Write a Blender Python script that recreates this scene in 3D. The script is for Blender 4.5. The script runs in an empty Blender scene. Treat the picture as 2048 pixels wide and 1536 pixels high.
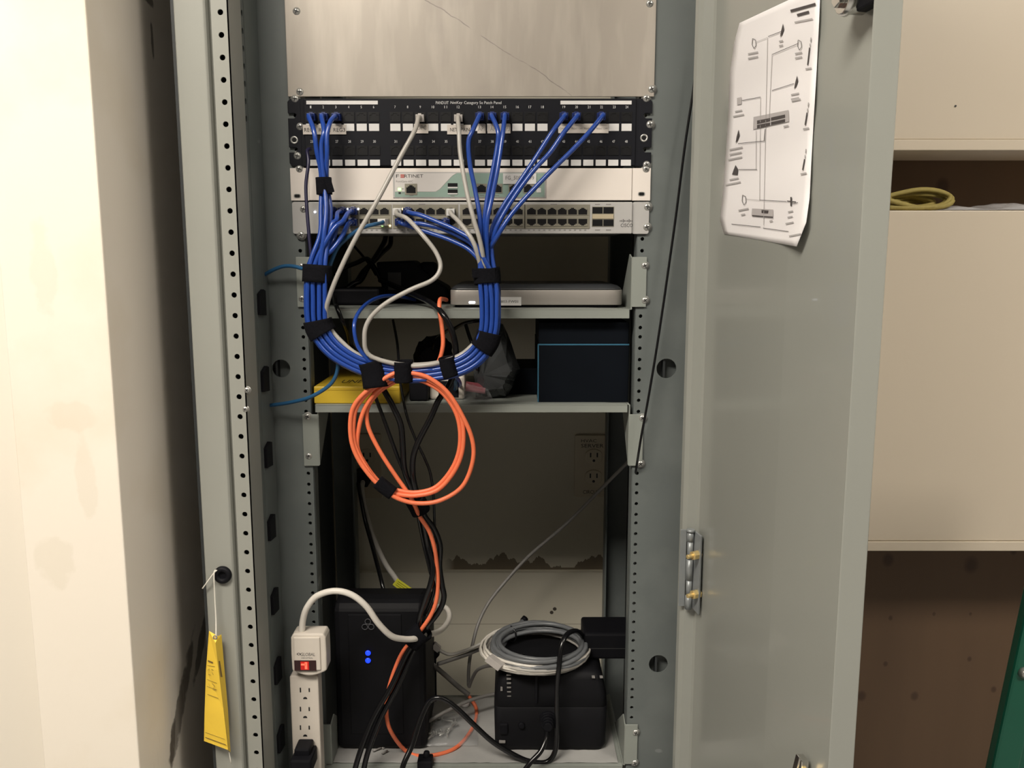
import bpy, math, random
from mathutils import Vector, Matrix
random.seed(7)
C = bpy.context.scene.collection
F = 1700.0; TH = math.radians(8.6); CAMZ = 1.45
cT, sT = math.cos(TH), math.sin(TH)
CH = Vector((0, 0, CAMZ))

# ------------------------------------------------------------------ measuring
def ray(px, py):
    u = (px-1024)/F; v = (768-py)/F
    return Vector((u, cT+v*sT, -sT+v*cT))
def P(px, py, d):                       # point at horizontal distance d
    r = ray(px, py); return CH + r*(d/r.y)
def S(px, py, z):                       # point on a horizontal surface
    r = ray(px, py); return CH + r*((z-CAMZ)/r.z)
def SD(px, py, X=-0.4518):              # point on a plane x = X
    q = ray(px, py); return CH + q*(X/q.x)
def ZZ(py, d): return P(1024, py, d).z

# ------------------------------------------------------------------ materials
def mat(name, col, rough=0.5, metal=0.0, var=0.06, scale=30.0, bump=0.0, emit=None, estr=0.0,
        spec=0.5, stretch=(1, 1, 1), alpha=1.0, coat=0.0, trans=0.0):
    m = bpy.data.materials.new(name); m.use_nodes = True
    nt = m.node_tree; b = nt.nodes['Principled BSDF']
    b.inputs['Roughness'].default_value = rough; b.inputs['Metallic'].default_value = metal
    b.inputs['Specular IOR Level'].default_value = spec
    b.inputs['Coat Weight'].default_value = coat
    b.inputs['Transmission Weight'].default_value = trans
    b.inputs['Alpha'].default_value = alpha
    tc = nt.nodes.new('ShaderNodeTexCoord'); mp = nt.nodes.new('ShaderNodeMapping')
    mp.inputs['Scale'].default_value = stretch
    nt.links.new(tc.outputs['Object'], mp.inputs['Vector'])
    no = nt.nodes.new('ShaderNodeTexNoise'); no.inputs['Scale'].default_value = scale
    no.inputs['Detail'].default_value = 4
    nt.links.new(mp.outputs['Vector'], no.inputs['Vector'])
    mx = nt.nodes.new('ShaderNodeMix'); mx.data_type = 'RGBA'
    mx.inputs['A'].default_value = (*[max(0, c*(1-var)) for c in col], 1)
    mx.inputs['B'].default_value = (*[min(1, c*(1+var)) for c in col], 1)
    nt.links.new(no.outputs['Fac'], mx.inputs['Factor'])
    nt.links.new(mx.outputs['Result'], b.inputs['Base Color'])
    if bump:
        bp = nt.nodes.new('ShaderNodeBump'); bp.inputs['Strength'].default_value = bump
        bp.inputs['Distance'].default_value = 0.002
        nt.links.new(no.outputs['Fac'], bp.inputs['Height']); nt.links.new(bp.outputs['Normal'], b.inputs['Normal'])
    if emit:
        b.inputs['Emission Color'].default_value = (*emit, 1); b.inputs['Emission Strength'].default_value = estr
    m['mix'] = mx.name
    return m

def mth(nt, op, a, b=None, c=None, clamp=False):
    n = nt.nodes.new('ShaderNodeMath'); n.operation = op; n.use_clamp = clamp
    for i, v in enumerate((a, b, c)):
        if v is None: continue
        if isinstance(v, (int, float)): n.inputs[i].default_value = v
        else: nt.links.new(v, n.inputs[i])
    return n.outputs[0]
def geo_xyz(nt):
    g = nt.nodes.new('ShaderNodeNewGeometry'); s = nt.nodes.new('ShaderNodeSeparateXYZ')
    nt.links.new(g.outputs['Position'], s.inputs[0]); return g.outputs['Position'], s.outputs[0], s.outputs[1], s.outputs[2]
def noise(nt, vec, scale, detail=4, stretch=None, rough=0.5):
    if stretch:
        mp = nt.nodes.new('ShaderNodeMapping'); mp.inputs['Scale'].default_value = stretch
        nt.links.new(vec, mp.inputs['Vector']); vec = mp.outputs[0]
    n = nt.nodes.new('ShaderNodeTexNoise'); n.inputs['Scale'].default_value = scale
    n.inputs['Detail'].default_value = detail; n.inputs['Roughness'].default_value = rough
    nt.links.new(vec, n.inputs['Vector']); return n.outputs['Fac']
def ramp(nt, v, lo, hi):
    n = nt.nodes.new('ShaderNodeMapRange'); n.inputs['From Min'].default_value = lo
    n.inputs['From Max'].default_value = hi; nt.links.new(v, n.inputs['Value']); return n.outputs[0]
def overlay(m, fac, col):
    """mix another colour over whatever drives Base Color; fac is a socket"""
    nt = m.node_tree; b = nt.nodes['Principled BSDF']; src = b.inputs['Base Color'].links[0].from_socket
    mx = nt.nodes.new('ShaderNodeMix'); mx.data_type = 'RGBA'
    nt.links.new(fac, mx.inputs['Factor']); nt.links.new(src, mx.inputs['A'])
    mx.inputs['B'].default_value = (*col, 1); nt.links.new(mx.outputs['Result'], b.inputs['Base Color'])
def blob(nt, u, v, pos, cu, cv, ru, rv, ang=0, ns=40, amt=0.6, edge=0.12):
    """mask of an irregular ellipse in the plane of two coordinates"""
    du = mth(nt, 'SUBTRACT', u, cu); dv = mth(nt, 'SUBTRACT', v, cv)
    ca, sa = math.cos(ang), math.sin(ang)
    a = mth(nt, 'ADD', mth(nt, 'MULTIPLY', du, ca), mth(nt, 'MULTIPLY', dv, sa))
    b = mth(nt, 'ADD', mth(nt, 'MULTIPLY', du, -sa), mth(nt, 'MULTIPLY', dv, ca))
    r = mth(nt, 'ADD', mth(nt, 'POWER', mth(nt, 'ABSOLUTE', mth(nt, 'DIVIDE', a, ru)), 2), mth(nt, 'POWER', mth(nt, 'ABSOLUTE', mth(nt, 'DIVIDE', b, rv)), 2))
    r = mth(nt, 'ADD', r, mth(nt, 'MULTIPLY', mth(nt, 'SUBTRACT', noise(nt, pos, ns), 0.5), amt*4))
    return mth(nt, 'SUBTRACT', 1.0, ramp(nt, r, 1-edge*2, 1+edge*2), clamp=True)

MT = {}
PAINT = (0.305, 0.308, 0.278)
MT['paint'] = mat('grey_green_paint', PAINT, 0.38, 0, 0.05, 8, 0.04)
MT['rail'] = mat('rail_dimmed_grey', (0.122, 0.137, 0.134), 0.45, 0, 0.14, 14, 0.05)  # grey darkened to paint in the dimness where light is blocked
MT['inner'] = mat('inner_shaded_grey', (0.030, 0.034, 0.036), 0.5, 0, 0.08, 12, 0.03)  # same cabinet paint, with the interior shade put into its colour
MT['door'] = mat('door_grey_paint', (0.295, 0.302, 0.275), 0.26, 0, 0.06, 5, 0.015, coat=0.25)
MT['shelf'] = mat('shelf_grey_paint', (0.25, 0.268, 0.245), 0.45, 0, 0.07, 20, 0.05)
MT['liner'] = mat('shelf_crumpled_liner', (0.36, 0.355, 0.345), 0.4, 0, 0.25, 16, 0.9)
MT['zinc'] = mat('zinc_screw', (0.48, 0.475, 0.45), 0.3, 0.6, 0.1, 80)
MT['nick'] = mat('nickel', (0.7, 0.69, 0.66), 0.22, 1.0, 0.1, 60)
MT['brass'] = mat('brass', (0.78, 0.60, 0.28), 0.34, 0.6, 0.1, 60)
MT['galv'] = mat('bare_aluminium_sheet', (0.40, 0.36, 0.315), 0.40, 0.35, 0.16, 9, 0.03, stretch=(1.6, 1, 0.5))
MT['black'] = mat('black_panel_paint', (0.007, 0.0075, 0.011), 0.5, 0, 0.2, 40, 0.02, spec=0.18)
MT['port'] = mat('port_black_plastic', (0.004, 0.004, 0.005), 0.35, 0, 0.2, 60)
MT['white'] = mat('white_label_card', (0.66, 0.65, 0.64), 0.5, 0, 0.05, 60)
MT['sticker'] = mat('printed_sticker_tape', (0.58, 0.53, 0.48), 0.45, 0, 0.06, 50)
MT['ink'] = mat('black_ink', (0.02, 0.02, 0.02), 0.6, 0, 0.1, 50)
MT['faint'] = mat('grey_ink', (0.22, 0.21, 0.20), 0.6, 0, 0.1, 50)
MT['wink'] = mat('white_ink', (0.62, 0.62, 0.62), 0.6, 0, 0.05, 50)
MT['redink'] = mat('red_ink', (0.45, 0.06, 0.04), 0.6, 0, 0.1, 50)
MT['fwhite'] = mat('off_white_faceplate', (0.74, 0.68, 0.63), 0.42, 0, 0.03, 30)
MT['fgrey'] = mat('pale_grey_bezel', (0.42, 0.41, 0.40), 0.4, 0, 0.04, 30)
MT['fgreen'] = mat('sage_green_bezel', (0.26, 0.36, 0.31), 0.4, 0, 0.05, 30)
MT['sgrey'] = mat('switch_grey_plastic', (0.42, 0.41, 0.40), 0.42, 0, 0.04, 30)
MT['portmetal'] = mat('port_shield_metal', (0.34, 0.32, 0.26), 0.4, 0.5, 0.1, 60)
MT['blue'] = mat('blue_cable_jacket', (0.015, 0.058, 0.31), 0.28, 0, 0.12, 60, coat=0.2)
MT['blueboot'] = mat('blue_plug_boot', (0.006, 0.018, 0.11), 0.35, 0, 0.12, 60)
MT['teal'] = mat('slate_blue_cable_jacket', (0.018, 0.085, 0.19), 0.35, 0, 0.12, 60)
MT['purple'] = mat('dark_violet_cable_jacket', (0.012, 0.010, 0.040), 0.35, 0, 0.12, 60)
MT['grey'] = mat('light_grey_cable_jacket', (0.40, 0.38, 0.35), 0.35, 0, 0.06, 60)
MT['greydk'] = mat('dull_grey_cable_jacket', (0.22, 0.21, 0.20), 0.4, 0, 0.08, 60)
MT['orange'] = mat('orange_cable_jacket', (0.86, 0.195, 0.085), 0.40, 0, 0.06, 60)
MT['cordblack'] = mat('black_rubber_cord', (0.006, 0.006, 0.007), 0.2, 0, 0.2, 60)
MT['velcro'] = mat('black_hook_and_loop', (0.006, 0.006, 0.008), 0.95, 0, 0.3, 300, 0.5, spec=0.1)
MT['cordwhite'] = mat('cream_power_cord', (0.70, 0.66, 0.60), 0.35, 0, 0.04, 60)
MT['strip'] = mat('cream_power_strip_plastic', (0.66, 0.60, 0.53), 0.36, 0, 0.03, 40)
MT['blackpl'] = mat('matt_black_plastic', (0.006, 0.006, 0.008), 0.55, 0, 0.2, 60, 0.1, spec=0.15)
MT['upsblack'] = mat('black_ups_plastic', (0.0065, 0.0065, 0.008), 0.6, 0, 0.5, 22, 0.15, spec=0.15)
MT['silver'] = mat('silver_modem_body', (0.35, 0.325, 0.30), 0.38, 0.4, 0.03, 40)
MT['dktop'] = mat('dark_grey_modem_top', (0.03, 0.032, 0.035), 0.35, 0, 0.1, 40)
MT['navybox'] = mat('navy_black_carton', (0.0035, 0.005, 0.008), 0.6, 0, 0.15, 30, spec=0.08)
MT['blueedge'] = mat('blue_carton_edge', (0.035, 0.13, 0.21), 0.4, 0, 0.1, 40)
MT['yellow'] = mat('yellow_carton', (0.66, 0.45, 0.035), 0.42, 0, 0.06, 20)
MT['tag'] = mat('yellow_card_tag', (0.88, 0.60, 0.06), 0.55, 0, 0.04, 30)
MT['ylabel'] = mat('yellow_cable_label', (0.62, 0.60, 0.05), 0.45, 0, 0.06, 60)
MT['string'] = mat('white_cotton_string', (0.72, 0.69, 0.62), 0.8, 0, 0.1, 200)
MT['paper'] = mat('printed_white_paper', (0.90, 0.87, 0.88), 0.6, 0, 0.02, 12, 0.05)
MT['beige'] = mat('beige_painted_metal', (0.70, 0.61, 0.49), 0.36, 0, 0.025, 5, 0.01)
MT['rope'] = mat('yellow_twisted_rope', (0.36, 0.29, 0.085), 0.7, 0, 0.2, 120, 0.4)
MT['film'] = mat('clear_plastic_film', (0.75, 0.75, 0.78), 0.15, 0, 0.05, 40, 0.6, alpha=0.42)
MT['bag'] = mat('smoky_plastic_bag', (0.045, 0.048, 0.05), 0.25, 0, 0.4, 30, 0.7, alpha=0.93)
MT['bagclear'] = mat('clear_zip_bag', (0.55, 0.56, 0.57), 0.12, 0, 0.2, 40, 0.8, alpha=0.16)
MT['green'] = mat('green_painted_steel', (0.006, 0.095, 0.056), 0.35, 0, 0.08, 10, 0.03)
MT['outlet'] = mat('ivory_outlet_plastic', (0.52, 0.46, 0.35), 0.4, 0, 0.04, 40)
MT['ledw'] = mat('white_led', (0.9, 0.9, 1), 0.4, emit=(0.85, 0.88, 1), estr=3)
MT['ledg'] = mat('green_led', (0.3, 0.9, 0.3), 0.4, emit=(0.45, 1, 0.25), estr=2.5)
MT['leda'] = mat('amber_led', (0.9, 0.7, 0.3), 0.4, emit=(1, 0.8, 0.35), estr=2.5)
MT['ledb'] = mat('blue_led', (0.01, 0.03, 0.6), 0.4, emit=(0.01, 0.05, 1), estr=1.6)
MT['redlamp'] = mat('red_rocker_lamp', (0.35, 0.012, 0.008), 0.3, emit=(1, 0.02, 0.01), estr=0.25)
MT['redhot'] = mat('red_rocker_glow', (0.9, 0.2, 0.1), 0.3, emit=(1, 0.09, 0.06), estr=0.8)
MT['rocker'] = mat('dark_rocker_switch', (0.03, 0.006, 0.006), 0.25, 0, 0.1, 40)
MT['chassis'] = mat('dark_chassis_steel', (0.05, 0.05, 0.05), 0.5, 0.3, 0.1, 30)
MT['pink'] = mat('dull_red_label', (0.2, 0.05, 0.06), 0.5, 0, 0.2, 40)

def build_scratches():
    m = MT['rail']; nt = m.node_tree; pos, x, y, z = geo_xyz(nt)
    f = ramp(nt, noise(nt, pos, 11, 5), 0.50, 0.75)
    overlay(m, mth(nt, 'MULTIPLY', f, 0.35), (0.22, 0.24, 0.23))
    f = ramp(nt, noise(nt, pos, 30, 2, (1, 1, 2.2), 0.2), 0.77, 0.80)
    overlay(m, mth(nt, 'MULTIPLY', f, 0.3), (0.36, 0.38, 0.37))
    m = MT['galv']; nt = m.node_tree; pos, x, y, z = geo_xyz(nt)
    f = ramp(nt, noise(nt, pos, 26, 3, (2.2, 1, 0.35)), 0.46, 0.66)
    overlay(m, mth(nt, 'MULTIPLY', f, 0.28), (0.58, 0.53, 0.47))
    f = ramp(nt, noise(nt, pos, 9, 4, (1.0, 1, 1.3)), 0.55, 0.75)
    overlay(m, mth(nt, 'MULTIPLY', f, 0.45), (0.27, 0.245, 0.235))
    # long diagonal hairline scratch
    ln = mth(nt, 'ADD', mth(nt, 'SUBTRACT', z, CAMZ+0.2800), mth(nt, 'MULTIPLY', mth(nt, 'SUBTRACT', x, -0.0350), 0.62))
    ln = mth(nt, 'ADD', ln, mth(nt, 'MULTIPLY', mth(nt, 'SUBTRACT', noise(nt, pos, 18), 0.5), 0.02))
    ln = mth(nt, 'SUBTRACT', 1.0, ramp(nt, mth(nt, 'ABSOLUTE', ln), 0.0002, 0.0009), clamp=True)
    ln = mth(nt, 'MULTIPLY', ln, ramp(nt, noise(nt, pos, 30), 0.40, 0.5))
    overlay(m, mth(nt, 'MULTIPLY', ln, 0.6), (0.13, 0.12, 0.12))
build_scratches()

def wall_material(name, col, kind):
    m = mat(name, col, 0.7, 0, 0.03, 4, 0.10)
    nt = m.node_tree; pos, x, y, z = geo_xyz(nt)
    if kind == 'pillar':
        f = ramp(nt, noise(nt, pos, 7, 5), 0.50, 0.72)
        overlay(m, mth(nt, 'MULTIPLY', f, 0.5), (col[0]*0.88, col[1]*0.84, col[2]*0.76))
        side = mth(nt, 'GREATER_THAN', x, -0.4525)
        for (cy, cz, ru, rv, an) in ((SD(362, 1410).y, SD(362, 1410).z, 0.016, 0.085, -0.67), (SD(402, 1300).y, SD(402, 1290).z, 0.012, 0.05, -0.67), (SD(345, 1480).y, SD(345, 1485).z, 0.008, 0.03, -0.3),
                                     (1.10, 1.775, 0.03, 0.010, -0.5), (1.12, 1.715, 0.004, 0.020, 0)):
            overlay(m, mth(nt, 'MULTIPLY', blob(nt, y, z, pos, cy, cz, ru, rv, an, 45, 0.7), mth(nt, 'MULTIPLY', side, 0.75)), (0.10, 0.08, 0.06))
        st = mth(nt, 'MULTIPLY', ramp(nt, noise(nt, pos, 38, 3, (1, 5.0, 0.7)), 0.62, 0.68), blob(nt, y, z, pos, SD(335, 1390).y, SD(335, 1390).z, 0.05, 0.13, -0.3, 20, 0.5, 0.5))
        overlay(m, mth(nt, 'MULTIPLY', st, mth(nt, 'MULTIPLY', side, 0.5)), (0.75, 0.68, 0.60))
        # worn grey patch on the front face
        for (cx, cz, ru, rv) in ((-0.535, 1.10, 0.02, 0.03), (-0.50, 1.27, 0.03, 0.018), (-0.49, 1.20, 0.012, 0.045), (-0.52, 1.44, 0.015, 0.05)):
            overlay(m, mth(nt, 'MULTIPLY', blob(nt, x, z, pos, cx, cz, ru, rv, 0, 30, 0.9), 0.20), (col[0]*0.72, col[1]*0.70, col[2]*0.60))
    if kind == 'back':
        # ragged strip of missing paint just above the ledge line
        h = mth(nt, 'MULTIPLY', ramp(nt, noise(nt, pos, 16, 5, (1, 1, 0.15), 0.6), 0.42, 0.66), 0.030)
        zb = ZZ(1141, 1.555)
        a = mth(nt, 'GREATER_THAN', z, zb); b2 = mth(nt, 'LESS_THAN', mth(nt, 'SUBTRACT', z, zb), mth(nt, 'ADD', h, 0.004))
        c = ramp(nt, x, -0.13, -0.11)
        overlay(m, mth(nt, 'MULTIPLY', mth(nt, 'MULTIPLY', a, b2), mth(nt, 'MULTIPLY', c, 0.85)), (0.12, 0.085, 0.05))
        # mortar joint
        j = mth(nt, 'LESS_THAN', mth(nt, 'ABSOLUTE', mth(nt, 'SUBTRACT', z, ZZ(1245, 1.555))), 0.0009)
        overlay(m, mth(nt, 'MULTIPLY', j, 0.5), (0.16, 0.13, 0.10))
        for (px, py) in ((1103, 1222), (1109, 1215)):
            p = P(px, py, 1.555)
            overlay(m, blob(nt, x, z, pos, p.x, p.z, 0.0035, 0.0035, 0, 60, 0.2), (0.05, 0.04, 0.03))
    return m
MT['pillar'] = wall_material('cream_painted_pillar', (0.84, 0.77, 0.67), 'pillar')
MT['wallback'] = wall_material('cream_block_wall', (0.56, 0.525, 0.43), 'back')
MT['walls'] = wall_material('taupe_painted_wall', (0.22, 0.205, 0.185), 'plain')
MT['leftwall'] = wall_material('bright_cream_wall', (0.86, 0.80, 0.70), 'plain')
MT['ceil'] = mat('ceiling_tile_white', (0.75, 0.74, 0.70), 0.85, 0, 0.05, 60, 0.2)
MT['floor'] = mat('grey_concrete_floor', (0.33, 0.33, 0.33), 0.6, 0, 0.12, 6, 0.1)
MT['lamp'] = mat('fluorescent_diffuser', (0.9, 0.9, 0.88), 0.4, emit=(1, 0.94, 0.83), estr=9)
def ply():
    m = mat('knotty_plywood', (0.125, 0.075, 0.042), 0.6, 0, 0.12, 5, 0.05, stretch=(4, 4, 0.5))
    nt = m.node_tree; pos, x, y, z = geo_xyz(nt)
    for (px, py, r) in ((1776, 1120, .010), (1942, 1130, .013), (1781, 1236, .004), (1868, 1228, .003), (1941, 1228, .003), (1771, 1328, .004),
                        (1829, 1392, .007), (1723, 1392, .008), (1987, 1379, .005), (2027, 1102, .006), (1885, 372, .011), (1939, 1318, 0.004)):
        p = P(px, py, 1.58)
        overlay(m, mth(nt, 'MULTIPLY', blob(nt, x, z, pos, p.x, p.z, r, r*1.25, 0, 30, 0.25, 0.35), 0.75), (0.045, 0.02, 0.012))
    return m
MT['ply'] = ply()

# ------------------------------------------------------------------ mesh kit
WL = {}                                             # world location per object
class M:
    def __init__(s): s.v = []; s.f = []; s.sm = []; s.mi = []; s.cur = 0
    def add(s, vs, fs, smooth=False):
        o = len(s.v); s.v += [Vector(a) for a in vs]
        for f in fs: s.f.append(tuple(i+o for i in f)); s.sm.append(smooth); s.mi.append(s.cur)
    def box(s, a, b):
        x0, y0, z0 = [min(a[i], b[i]) for i in range(3)]; x1, y1, z1 = [max(a[i], b[i]) for i in range(3)]
        s.add([(x0,y0,z0),(x1,y0,z0),(x1,y1,z0),(x0,y1,z0),(x0,y0,z1),(x1,y0,z1),(x1,y1,z1),(x0,y1,z1)],
              [(0,3,2,1),(4,5,6,7),(0,1,5,4),(1,2,6,5),(2,3,7,6),(3,0,4,7)])
    def obox(s, c, ax, ay, az):                      # centre and three half-axis vectors
        c, ax, ay, az = Vector(c), Vector(ax), Vector(ay), Vector(az)
        vs = [c+i*ax+j*ay+k*az for k in (-1,1) for (i,j) in ((-1,-1),(1,-1),(1,1),(-1,1))]
        s.add(vs, [(0,3,2,1),(4,5,6,7),(0,1,5,4),(1,2,6,5),(2,3,7,6),(3,0,4,7)])
    def prism(s, pts, d0, d1, axis='y', smooth=False):  # polygon in xz (axis y), xy (axis z) or yz (axis x)
        n = len(pts)
        mk = {'y': lambda p, d: (p[0], d, p[1]), 'z': lambda p, d: (p[0], p[1], d), 'x': lambda p, d: (d, p[0], p[1])}[axis]
        vs = [mk(p, d0) for p in pts]+[mk(p, d1) for p in pts]
        s.add(vs, [tuple(range(n)), tuple(range(2*n-1, n-1, -1))])
        s.add(vs, [(i, i+n, (i+1) % n+n, (i+1) % n) for i in range(n)], smooth)
    def cyl(s, p0, p1, r0, r1=None, n=16, cap=True, smooth=True):
        p0, p1 = Vector(p0), Vector(p1); r1 = r0 if r1 is None else r1
        t = (p1-p0).normalized(); a = t.orthogonal().normalized(); b = t.cross(a)
        vs = []
        for p, r in ((p0, r0), (p1, r1)):
            vs += [p+a*(r*math.cos(2*math.pi*i/n))+b*(r*math.sin(2*math.pi*i/n)) for i in range(n)]
        s.add(vs, [(i, (i+1) % n, (i+1) % n+n, i+n) for i in range(n)], smooth)
        if cap: s.add(vs, [tuple(range(n-1, -1, -1)), tuple(range(n, 2*n))])
    def rings(s, rs, caps=True, smooth=True, closed=False):
        n = len(rs[0]); o = []
        for r in rs: o += list(r)
        fs = []; k = len(rs)
        for j in range(k if closed else k-1):
            for i in range(n):
                a = j*n; b = ((j+1) % k)*n
                fs.append((a+i, a+(i+1) % n, b+(i+1) % n, b+i))
        s.add(o, fs, smooth)
        if caps and not closed: s.add(o, [tuple(range(n-1, -1, -1)), tuple(range((k-1)*n, k*n))], smooth)
    def tube(s, pts, r, n=8, caps=True, closed=False):
        pts = [Vector(p) for p in pts]; k = len(pts); rs = []
        rad = r if hasattr(r, '__len__') else [r]*k
        tp = None; a = None
        for i, p in enumerate(pts):
            if closed: t = (pts[(i+1) % k]-pts[i-1]).normalized()
            else: t = (pts[min(i+1, k-1)]-pts[max(i-1, 0)]).normalized()
            if a is None: a = t.orthogonal().normalized()
            else:
                a = (a - t*a.dot(t)); a.normalize()
            b = t.cross(a)
            rs.append([p+a*(rad[i]*math.cos(2*math.pi*j/n))+b*(rad[i]*math.sin(2*math.pi*j/n)) for j in range(n)])
        s.rings(rs, caps, True, closed)
    def strap(s, pts, ra, rb, n=20, th=0.0008):        # flattened sleeve wrapped round a bundle; lateral / depth half-sizes
        pts = [Vector(p) for p in pts]; k = len(pts); rs = []
        for sgn, q in ((0, 1), (1, 0)):
            seq = range(k) if sgn == 0 else range(k-1, -1, -1)
            for i in seq:
                t = (pts[min(i+1, k-1)]-pts[max(i-1, 0)]).normalized()
                nrm = t.cross(Vector((0, 1, 0))).normalized(); dp = nrm.cross(t)
                A = ra - (0 if sgn == 0 else th*2.5); B = rb-(0 if sgn == 0 else th*2.5)
                ring = []
                for j in range(n):
                    c, q2 = math.cos(2*math.pi*j/n), math.sin(2*math.pi*j/n)
                    ex = 0.75
                    ring.append(pts[i]+nrm*(A*math.copysign(abs(c)**ex, c))+dp*(B*math.copysign(abs(q2)**ex, q2)))
                rs.append(ring)
        s.rings(rs, False, True, True)
    def cell(s, x0, x1, z0, z1, y0, y1, hole, cx, cz, back=True):
        ang = [math.atan2(z-cz, x-cx) for x, z in hole]+[math.atan2(z-cz, x-cx) for x in (x0, x1) for z in (z0, z1)]
        ang = sorted(set(round(a, 6) for a in ang)); n = len(ang)
        def hit(a):
            dx, dz = math.cos(a), math.sin(a); best = None
            for i in range(len(hole)):
                ax, az = hole[i]; bx, bz = hole[(i+1) % len(hole)]
                ex, ez = bx-ax, bz-az; den = dx*ez-dz*ex
                if abs(den) < 1e-12: continue
                t = ((ax-cx)*ez-(az-cz)*ex)/den; u = ((ax-cx)*dz-(az-cz)*dx)/den
                if t > 0 and -1e-5 <= u <= 1+1e-5 and (best is None or t > best): best = t
            return (cx+dx*(best or 1e-4), cz+dz*(best or 1e-4))
        def rect(a):
            dx, dz = math.cos(a), math.sin(a); t = 1e9
            if dx > 1e-9: t = min(t, (x1-cx)/dx)
            if dx < -1e-9: t = min(t, (x0-cx)/dx)
            if dz > 1e-9: t = min(t, (z1-cz)/dz)
            if dz < -1e-9: t = min(t, (z0-cz)/dz)
            return (cx+dx*t, cz+dz*t)
        H = [hit(a) for a in ang]; R = [rect(a) for a in ang]
        vs = [(p[0], y0, p[1]) for p in R]+[(p[0], y0, p[1]) for p in H]+[(p[0], y1, p[1]) for p in H]+[(p[0], y1, p[1]) for p in R]
        fs = []
        for i in range(n):
            j = (i+1) % n
            fs.append((i, j, n+j, n+i)); fs.append((n+i, n+j, 2*n+j, 2*n+i))
            if back: fs.append((2*n+i, 2*n+j, 3*n+j, 3*n+i))
        s.add(vs, fs)
    def text(s, txt, x0, x1, zb, zt, y, ext=0.00012, shear=0.0, fn=None):
        cu = bpy.data.curves.new('t', 'FONT'); cu.body = txt; cu.resolution_u = 2; cu.shear = shear
        ob = bpy.data.objects.new('t', cu); C.objects.link(ob)
        dg = bpy.context.evaluated_depsgraph_get(); dg.update()
        me = bpy.data.meshes.new_from_object(ob.evaluated_get(dg))
        vs = [v.co.copy() for v in me.vertices]; fs = [tuple(p.vertices) for p in me.polygons]
        bpy.data.objects.remove(ob); bpy.data.curves.remove(cu); bpy.data.meshes.remove(me)
        if not vs: return
        ax, bx = min(v.x for v in vs), max(v.x for v in vs); ay, by = min(v.y for v in vs), max(v.y for v in vs)
        out = []
        for v in vs:
            u = (v.x-ax)/max(1e-6, bx-ax); w = (v.y-ay)/max(1e-6, by-ay)
            out.append(fn(u, w) if fn else (x0+(x1-x0)*u, y-ext, zb+(zt-zb)*w))
        s.add(out, fs)
    def build(s, name, mt, parent=None, bevel=0, solid=0, sub=0):
        mats = mt if isinstance(mt, (list, tuple)) else [mt]
        lo = Vector([min(v[i] for v in s.v) for i in range(3)]); hi = Vector([max(v[i] for v in s.v) for i in range(3)])
        c = (lo+hi)/2
        if parent is None: c.z = lo.z
        me = bpy.data.meshes.new(name); me.from_pydata([tuple(v-c) for v in s.v], [], s.f)
        for m_ in mats: me.materials.append(MT[m_] if isinstance(m_, str) else m_)
        for p, sm, mi in zip(me.polygons, s.sm, s.mi): p.use_smooth = sm; p.material_index = mi
        me.update()
        import bmesh
        bm = bmesh.new(); bm.from_mesh(me); bmesh.ops.remove_doubles(bm, verts=bm.verts, dist=1e-6)
        bmesh.ops.recalc_face_normals(bm, faces=bm.faces); bm.to_mesh(me); bm.free()
        o = bpy.data.objects.new(name, me); C.objects.link(o)
        base = WL[parent.name] if parent else Vector((0, 0, 0))
        o.location = c-base; WL[o.name] = c.copy()
        if parent: o.parent = parent
        if bevel:
            b = o.modifiers.new('bevel', 'BEVEL'); b.width = bevel; b.segments = 2; b.limit_method = 'ANGLE'; b.angle_limit = 0.7
        if sub:
            b = o.modifiers.new('sub', 'SUBSURF'); b.levels = sub; b.render_levels = sub
        if solid:
            b = o.modifiers.new('solid', 'SOLIDIFY'); b.thickness = solid
        return o

def tag(o, label, cat, group=None):
    o['label'] = label; o['category'] = cat
    if group: o['group'] = group
    return o
def thing(name, loc, label, cat, group=None):
    o = bpy.data.objects.new(name, None); o.empty_display_size = 0.05; C.objects.link(o); o.location = loc
    WL[o.name] = Vector(loc); return tag(o, label, cat, group)
def structure(o): o['kind'] = 'structure'; return o
def pbx(m, x0, y0, x1, y1, d0, d1):                 # box whose front face fills a measured rectangle at distance d0
    a = P((x0+x1)/2, (y0+y1)/2, d0); zs = (ZZ(y0, d0), ZZ(y1, d0)); sc = (P(x1, (y0+y1)/2, d0).x-P(x0, (y0+y1)/2, d0).x)/2
    m.box((a.x-sc, d0, zs[1]), (a.x+sc, d1, zs[0]))
def cr(pts, k=8, closed=False):                     # Catmull-Rom
    pts = [Vector(p) for p in pts]; n = len(pts); out = []
    for i in range(n if closed else n-1):
        g = (lambda j: pts[j % n]) if closed else (lambda j: pts[min(max(j, 0), n-1)])
        p0, p1, p2, p3 = g(i-1), g(i), g(i+1), g(i+2)
        for j in range(k):
            t = j/k
            out.append(0.5*((2*p1)+(p2-p0)*t+(2*p0-5*p1+4*p2-p3)*t*t+(3*p1-p0-3*p2+p3)*t*t*t))
    if not closed: out.append(pts[-1])
    return out
def rrect(x0, x1, z0, z1, r, n=5):
    out = []
    for cx, cz, a0 in ((x1-r, z1-r, 0), (x0+r, z1-r, 90), (x0+r, z0+r, 180), (x1-r, z0+r, 270)):
        for i in range(n+1):
            a = math.radians(a0+90*i/n); out.append((cx+r*math.cos(a), cz+r*math.sin(a)))
    return out

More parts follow.
